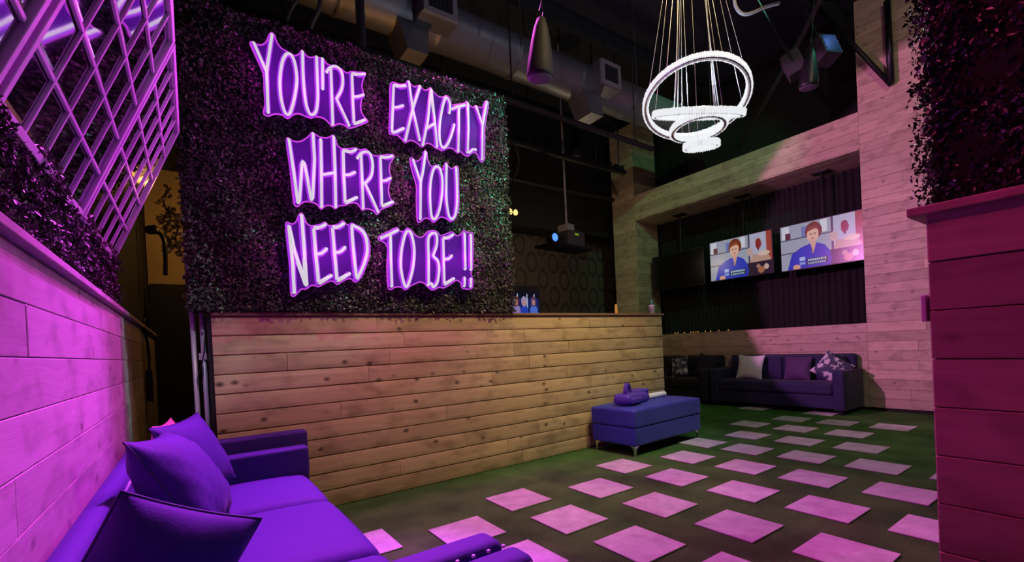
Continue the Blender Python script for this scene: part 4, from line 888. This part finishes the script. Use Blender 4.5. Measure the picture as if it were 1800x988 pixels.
# ================================================================ DUCT with registers
dy, dz, dr = 5.30, 5.44, 0.285
du = thing('air_duct', 'long round galvanised air duct hung above the bar with side registers', 'duct', (0.3, dy, dz))
L_ = 8.4
mb = MB(); prof = []
x = 0.0
while x < L_:
    for dx, rr_ in ((0, dr), (0.02, dr+0.010), (0.04, dr+0.010), (0.06, dr), (0.6, dr-0.004), (1.14, dr)): prof.append((min(x+dx, L_), rr_))
    x += 1.2
seg = 36; V = []; F = []
for i, (x, rr_) in enumerate(prof):
    for k in range(seg):
        a = 2*PI*k/seg; V.append((x, rr_*math.cos(a), rr_*math.sin(a)))
for i in range(len(prof)-1):
    for k in range(seg): F.append((i*seg+k, (i+1)*seg+k, (i+1)*seg+(k+1) % seg, i*seg+(k+1) % seg))
mb.add(V, F).obj('duct_shell', M['duct'], du, smooth=True)
for x in (1.2, 3.6, 6.0, 8.2):
    MB().tube([(x, -dr-.01, 0), (x, -dr*.7, -dr*.75), (x, 0, -dr-.015), (x, dr*.7, -dr*.75), (x, dr+.01, 0)], 0.012, 6).tube([(x, -dr-.01, 0), (x, -dr-.01, 6.995-dz)], 0.008, 6).tube([(x, dr+.01, 0), (x, dr+.01, 6.995-dz)], 0.008, 6).obj('hanger_strap', M['grey_metal'], du)
for x, sc in ((2.29, 1.0), (5.20, 0.95)):
    # register box on the side facing the room
    w_, h_ = 0.24*sc, 0.21*sc
    MB().box(x-w_, -dr-0.17, -h_-.02, x+w_, -dr*0.55, h_-.02, bev=0.02).obj('register_box', M['duct'], du)
    fr = MB().box(x-w_*.92, -dr-0.185, -h_*.92-.02, x+w_*.92, -dr-0.168, -h_*.62-.02).box(x-w_*.92, -dr-0.185, h_*.62-.02, x+w_*.92, -dr-0.168, h_*.92-.02).box(x-w_*.92, -dr-0.185, -h_*.62-.02, x-w_*.66, -dr-0.168, h_*.62-.02).box(x+w_*.66, -dr-0.185, -h_*.62-.02, x+w_*.92, -dr-0.168, h_*.62-.02).obj('register_frame', M['grille_white'], du)
    MB().box(x-w_*.66, -dr-0.1715, -h_*.62-.02, x+w_*.66, -dr-0.1695, h_*.62-.02).obj('register_dark', M['black_paint'], fr)
    for i in range(9):
        xx = x-w_*.58+w_*1.16*i/8
        MB().box(xx-0.004, -dr-0.184, -h_*.6-.02, xx+0.004, -dr-0.172, h_*.6-.02).obj('slat', M['grey_metal'], fr)
for x in (2.05, 5.02):   # tapered take-offs below the duct
    V = [(x-.20, -.20, -dr*.72), (x+.20, -.20, -dr*.72), (x+.20, .15, -dr*.85), (x-.20, .15, -dr*.85),
         (x-.13, -.30, -dr-.33), (x+.13, -.30, -dr-.33), (x+.13, .05, -dr-.33), (x-.13, .05, -dr-.33)]
    MB().add(V, [(0,1,2,3)[::-1], (4,5,6,7)[::-1], (0,4,5,1)[::1], (1,5,6,2), (2,6,7,3), (3,7,4,0)]).obj('take_off', M['duct'], du)

# ================================================================ PIPES AND RAILS above the bar
def pipe(name, pts, r, label, cat='pipe', mat='pipe', group=None, hang=()):
    c = Vector(pts[0]); t = thing(name, label, cat, tuple(c), group=group)
    MB().tube([tuple(Vector(p)-c) for p in pts], r, 10).obj('pipe_run', M[mat], t, smooth=True)
    for h in hang:
        h = Vector(h)-c; MB().tube([tuple(h), (h.x, h.y, 6.995-c.z)], 0.010, 6).obj('hanger_rod', M[mat], t)
        MB().tube([(h.x, h.y-r-.006, h.z), (h.x, h.y, h.z-r-.006), (h.x, h.y+r+.006, h.z), (h.x, h.y, h.z+r+.006)], 0.006, 6, closed=True).obj('clamp', M[mat], t)
    return t
pipe('sprinkler_pipe', [(-0.3, 4.6, 4.36), (6.1, 4.6, 4.30)], 0.040, 'dark horizontal pipe running just above the hedge wall under the duct', hang=[(0.85, 4.6, 4.36), (3.4, 4.6, 4.34), (5.7, 4.6, 4.32)])
pipe('sprinkler_pipe', [(0.9, 6.2, 4.73), (5.2, 6.2, 4.70)], 0.045, 'dark pipe farther back, seen right of the hedge wall', hang=[(1.4, 6.2, 4.73), (4.9, 6.2, 4.70)])
pipe('sprinkler_pipe', [(0.9, 7.6, 4.72), (8.5, 7.6, 4.70)], 0.05, 'lowest dark pipe in front of the black bulkhead', hang=[(6.0, 7.6, 4.70)])
t = thing('lighting_rail', 'black lighting rail ending in front of the left plank column', 'rail', (5.6, 6.2, 4.68))
MB().box(-0.4, -0.045, -0.04, 1.72, 0.045, 0.04, bev=0.005).obj('rail_body', M['black_metal'], t)
for x in (0.1, 0.9, 1.55):
    MB().tube([(x, 0, 0.04), (x, 0, 2.31)], 0.012, 6).obj('hanger_rod', M['pipe'], t)
for x in (1.0, 1.25, 1.45, 1.6): MB().box(x-.04, -.05, .04, x+.04, .05, .11, bev=.008).obj('rail_clip', M['black_metal'], t)
pipe('conduit', catmull([(3.0, 5.65, 6.99), (3.02, 5.65, 4.75), (3.2, 5.65, 4.56), (4.0, 5.7, 4.5), (4.35, 5.8, 4.28), (4.3, 5.9, 3.95), (4.0, 6.0, 3.72)], False, 6), 0.022, 'thin curved conduit dropping right of the hedge wall', 'conduit')
pipe('conduit', catmull([(0.82, 4.86, 4.25), (0.93, 4.86, 4.65), (1.06, 4.86, 5.1), (1.10, 4.86, 6.99)], False, 4), 0.022, 'left upright conduit above the hedge wall under the duct', 'conduit', 'grey_metal')
pipe('conduit', catmull([(1.01, 4.88, 4.20), (1.13, 4.88, 4.6), (1.26, 4.88, 5.1), (1.30, 4.88, 6.99)], False, 4), 0.022, 'right upright conduit above the hedge wall under the duct', 'conduit', 'grey_metal')
t = thing('pipe_cap', 'capped round down pipe under the duct above the hedge wall', 'pipe fitting', (1.68, 5.0, 4.55))
MB().lathe([(0.045, -0.02), (0.062, -0.01), (0.062, 0.03), (0.05, 0.05), (0.05, 0.62)], 16).obj('fitting_body', M['grey_metal'], t, smooth=True)
# ceiling pipes at the upper right
pipe('ceiling_pipe', [(8.5, 3.21, 6.70), (8.68, 2.26, 4.90)], 0.034, 'black diagonal strut meeting the right plank column', 'strut', 'black_metal')
pipe('ceiling_pipe', [(8.68, 2.27, 6.15), (8.68, 2.26, 4.93)], 0.045, 'short thick black upright bar fixed on the right plank column', 'bar', 'black_metal')
pipe('conduit', catmull([(3.50, 1.74, 4.35), (3.46, 1.78, 3.95), (3.44, 1.80, 3.78), (3.50, 1.76, 3.69), (3.62, 1.66, 3.73), (3.70, 1.60, 3.75)], False, 6), 0.012, 'thin pale hooked conduit end at the top right of the chandelier', 'conduit', 'plastic_grey')
pipe('ceiling_pipe', [(6.3, 1.6, 6.2), (7.6, 3.2, 5.4), (8.7, 4.6, 4.85)], 0.035, 'thin dark pipe slanting down behind the small pendant speaker', 'pipe', 'pipe')
pipe('ceiling_pipe', [(6.6, 3.6, 6.4), (8.4, 2.9, 6.5)], 0.05, 'dark crossing pipe under the ceiling near the right column', 'pipe', 'pipe')

# ================================================================ PENDANT SPEAKERS
def pendant(loc, s, label, mat='speaker_purple'):
    t = thing('pendant_speaker', label, 'speaker', loc, (R(6), 0, 0), 'pendant speakers')
    MB().lathe([(0.012, 0.31), (0.035, 0.30), (0.062, 0.22), (0.085, 0.10), (0.105, -0.04), (0.112, -0.14), (0.106, -0.17)], 28).obj('housing', M[mat], t, smooth=True).scale = (s, s, s)
    MB().lathe([(0.104, -0.171), (0.09, -0.178), (0.0005, -0.182)], 28).obj('grille', M['speaker_grille'], t, smooth=True).scale = (s, s, s)
    MB().tube([(0.012, 0, 0.31), (0.02, 0, 0.36), (0, 0, 0.44), (-0.02, 0, 0.36), (-0.012, 0, 0.31)], 0.004, 6).obj('hanging_eye', M['chrome'], t).scale = (s, s, s)
    MB().tube([(0, 0, 0.44*s), (0, 0.02, 6.99-loc[2])], 0.0035, 6).obj('cable', M['pipe'], t)
pendant((2.345, 2.776, 3.55), 0.94, 'large dark purple pendant speaker in front of the duct')
pendant((5.72, 2.20, 4.14), 0.86, 'small black pendant speaker right of the chandelier', 'black_metal')
pendant((6.35, 6.6, 5.15), 1.1, 'dim pendant speaker beside the left plank column', 'black_metal')
for x, y, z, rz, lb in ((6.17, 2.54, 4.554, 20, 'dim grey box light left of the small pendant speaker'), (6.137, 2.195, 4.53, -25, 'dim grey box light right of the small pendant speaker')):
    t = thing('box_light', lb, 'stage light', (x, y, z), (R(-20), 0, R(rz)), 'unlit box lights')
    MB().box(-0.11, -0.10, -0.14, 0.11, 0.10, 0.14, bev=0.012).obj('housing', M['dim_box'], t)
    MB().box(-0.09, -0.104, -0.12, 0.09, -0.0995, 0.12).obj('front_glass', M['screen_black'], t)
    MB().tube([(-.12, 0, 0), (-.12, 0, .20), (.12, 0, .20), (.12, 0, 0)], 0.008, 6).tube([(0, 0, .2), (0, 0, 2.1)], 0.010, 6).obj('yoke', M['black_metal'], t)

# ================================================================ PROJECTOR, BULBS
M['projector_grey'] = simple('projector_case', (0.09, 0.09, 0.10), 0.4)
t = thing('projector', 'hanging projector with glowing blue lens in front of the damask wall', 'projector', (5.80, 6.5, 3.12), (0, 0, R(8)))
MB().box(-0.02, -0.20, 0, 0.46, 0.22, 0.29, bev=0.03).obj('body', M['projector_grey'], t)
MB().box(-0.50, -0.20, -0.045, 0.66, 0.24, -0.002, bev=0.006).obj('shelf', M['black_metal'], t)
MB().lathe([(0.10, 0), (0.11, 0.02), (0.11, 0.10), (0.10, 0.12)], 20).obj('lens_housing', M['plastic_black'], t, smooth=True, loc=(-0.40, -0.06, 0.09), rot=(R(90), 0, 0))
MB().lathe([(0.072, 0), (0.07, 0.008), (0.001, 0.012)], 20).obj('lens', M['lens_light'], t, smooth=True, loc=(-0.40, -0.185, 0.09), rot=(R(90), 0, 0))
M['green_led'] = emit('green_display', (0.45, 0.8, 0.05), 0.30)
MB().box(0.15, -0.203, 0.20, 0.26, -0.201, 0.235).obj('display', M['green_led'], t)
MB().box(0.03, -0.14, 0.291, 0.22, 0.12, 0.42, bev=0.01).tube([(0.16, 0, 0.30), (0.16, 0, 3.87)], 0.02, 8).obj('ceiling_mount', M['plastic_white'], t)
for i, (dx, lb) in enumerate(((0, 'left of the two small amber bulbs beside the hedge wall'), (0.115, 'right of the two small amber bulbs beside the hedge wall'))):
    t = thing('pendant_bulb', lb, 'bulb', (4.64+dx, 6.5, 3.63), group='amber bulbs')
    MB().lathe([(0.001, -0.05), (0.03, -0.04), (0.042, -0.005), (0.032, 0.03), (0.016, 0.05)], 14).obj('glass', M['bulb'], t, smooth=True)
    MB().lathe([(0.018, 0.05), (0.020, 0.09), (0.004, 0.10)], 12).obj('socket', M['black_metal'], t)
    MB().tube([(0, 0, 0.1), (0, 0, 3.36)], 0.003, 5).obj('cord', M['black_metal'], t)
# small string lights on the ledge at the foot of the curtain
ORD = ['first', 'second', 'third', 'fourth', 'fifth', 'sixth', 'seventh', 'eighth', 'ninth', 'tenth', 'eleventh']
ys = [6.25, 6.18, 6.02, 5.86, 5.80, 5.74, 5.69, 5.52, 5.40, 5.22, 5.02]
for i, y in enumerate(ys):
    t = thing('string_bulb', 'tiny orange string bulb on the screen ledge, %s from the left' % ORD[i], 'light', (8.80, y, 1.402), group='orange string bulbs on the screen ledge')
    MB().lathe([(0.001, -0.008), (0.011, 0.0), (0.007, 0.012), (0.001, 0.016)], 8).obj('bulb_glass', M['string_light'], t, smooth=True)
tag(MB().tube([(8.80, 6.35, 1.396)]+[(8.80+0.008*(-1)**i, y, 1.396) for i, y in enumerate(ys)]+[(8.80, 4.9, 1.396)], 0.003, 5).obj('string_wire', M['plastic_black']), 'thin black wire linking the orange string bulbs on the screen ledge', 'wire')

# ================================================================ THINGS IN THE PASSAGE at left
def pole(x, lb, r, z1=1.70, lean=0.01):
    t = thing('metal_pole', lb, 'pole', (x, 4.20, 0), group='bright metal poles beside the bar wall')
    MB().tube([(lean*0, 0, 0.0), (-lean, 0, z1)], r, 14).obj('tube', M['aluminium'], t, smooth=True)
    MB().lathe([(r*1.5, 0), (r*1.5, 0.02), (r, 0.03)], 14).obj('foot', M['grey_metal'], t)
    return t
pole(0.028, 'left of the two upright metal poles standing beside the bar wall', 0.017)
p2 = pole(0.086, 'right upright metal pole with clamp, touching the bar wall end', 0.016)
MB().box(-0.04, -0.035, 1.30, 0.012, -0.018, 1.35, bev=0.003).box(-0.018, -0.032, 1.35, -0.004, -0.016, 1.45, bev=0.003).obj('clamp', M['plastic_white'], p2)
cb = catmull([(0.10, 4.165, 1.62), (0.085, 4.155, 1.40), (0.055, 4.15, 1.24), (0.03, 4.15, 1.16), (0.035, 4.15, 1.11), (0.06, 4.15, 1.14), (0.07, 4.16, 1.25)], False, 6)
tag(MB().tube(cb, 0.0035, 6).obj('cable', M['plastic_black'], smooth=True), 'thin black cable looped between the two metal poles', 'cable')
t = thing('power_strip', 'black power strip dangling by its cord on the left plank wall', 'power strip', (-0.335, 5.60, 0.93))
MB().box(-0.022, -0.05, 0, 0.022, 0.05, 0.30, bev=0.006).obj('strip_body', M['plastic_black'], t)
for k in range(4): MB().box(0.0215, -0.018, 0.03+0.065*k, 0.024, 0.018, 0.07+0.065*k).obj('socket', M['black_paint'], t)
MB().tube(catmull([(0, 0, 0.30), (0.004, 0.02, 0.42), (-0.004, 0.0, 0.58), (-0.02, -0.12, 0.72), (-0.005, -0.04, 0.80), (0.0, 0.0, 0.90)], False, 6), 0.011, 8).obj('cord', M['plastic_black'], t, smooth=True)
t = thing('wall_lamp', 'black gooseneck lamp arm before the amber lit wall in the passage', 'lamp', (-0.31, 6.6, 2.30))
MB().tube(catmull([(0.11, 0, 0), (0.12, 0, 0.25), (0.11, 0, 0.42), (0.05, 0, 0.50), (-0.02, 0, 0.50)], False, 6), 0.022, 8).obj('arm', M['plastic_black'], t, smooth=True)
MB().lathe([(0.03, 0), (0.05, 0.02), (0.055, 0.10), (0.03, 0.12)], 14).obj('head', M['plastic_black'], t, smooth=True, loc=(-0.05, 0, 0.50), rot=(0, R(80), 0))
t = thing('garland', 'leafy garland hanging before the amber lit wall in the passage', 'garland', (-0.12, 7.87, 3.0))
gp = [[(-0.02, 0, 0.7), (-0.09, 0.02, 0.5), (-0.02, 0, 0.3), (-0.09, 0, 0.1), (-0.03, 0, -0.1)], [(-0.1, 0, 0.25), (0.0, 0, 0.38), (0.06, 0, 0.2), (0.02, 0, 0.0), (0.07, 0, -0.2)]]
for g in gp:
    P = catmull(g, False, 5); MB().tube(P, 0.006, 5).obj('stem', M['black_paint'], t)
    def samp(n, P=P):
        k = rng.integers(0, len(P), n); Q = np.array([tuple(P[i]) for i in k]) + rng.normal(size=(n, 3))*[0.022, 0.02, 0.03]
        return Q, np.tile([0, -1.0, 0], (n, 1))
    foliage('foliage', 90, samp, M['leaf_dark'], t, 0.04, 0.07)
t = thing('round_knob', 'small round dark knob with a bright rim below the garland', 'knob', (-0.20, 7.868, 2.84))
MB().lathe([(0.001, -0.03), (0.035, -0.02), (0.045, 0.0), (0.035, 0.025), (0.02, 0.03)], 16).obj('knob_body', M['grey_metal'], t, smooth=True, rot=(R(90), 0, 0))
t = thing('power_outlet', 'small lilac wall plate on the end of the right plank wall', 'outlet', (1.862, 0.418, 1.305))
MB().box(-0.012, 0, 0, 0.06, 0.014, 0.082, bev=0.003).obj('plate', M['purple_plastic'], t)
MB().box(0.01, 0.0138, 0.025, 0.035, 0.018, 0.057, bev=0.002).obj('switch', M['purple_plastic'], t)
bpy.context.view_layer.update()
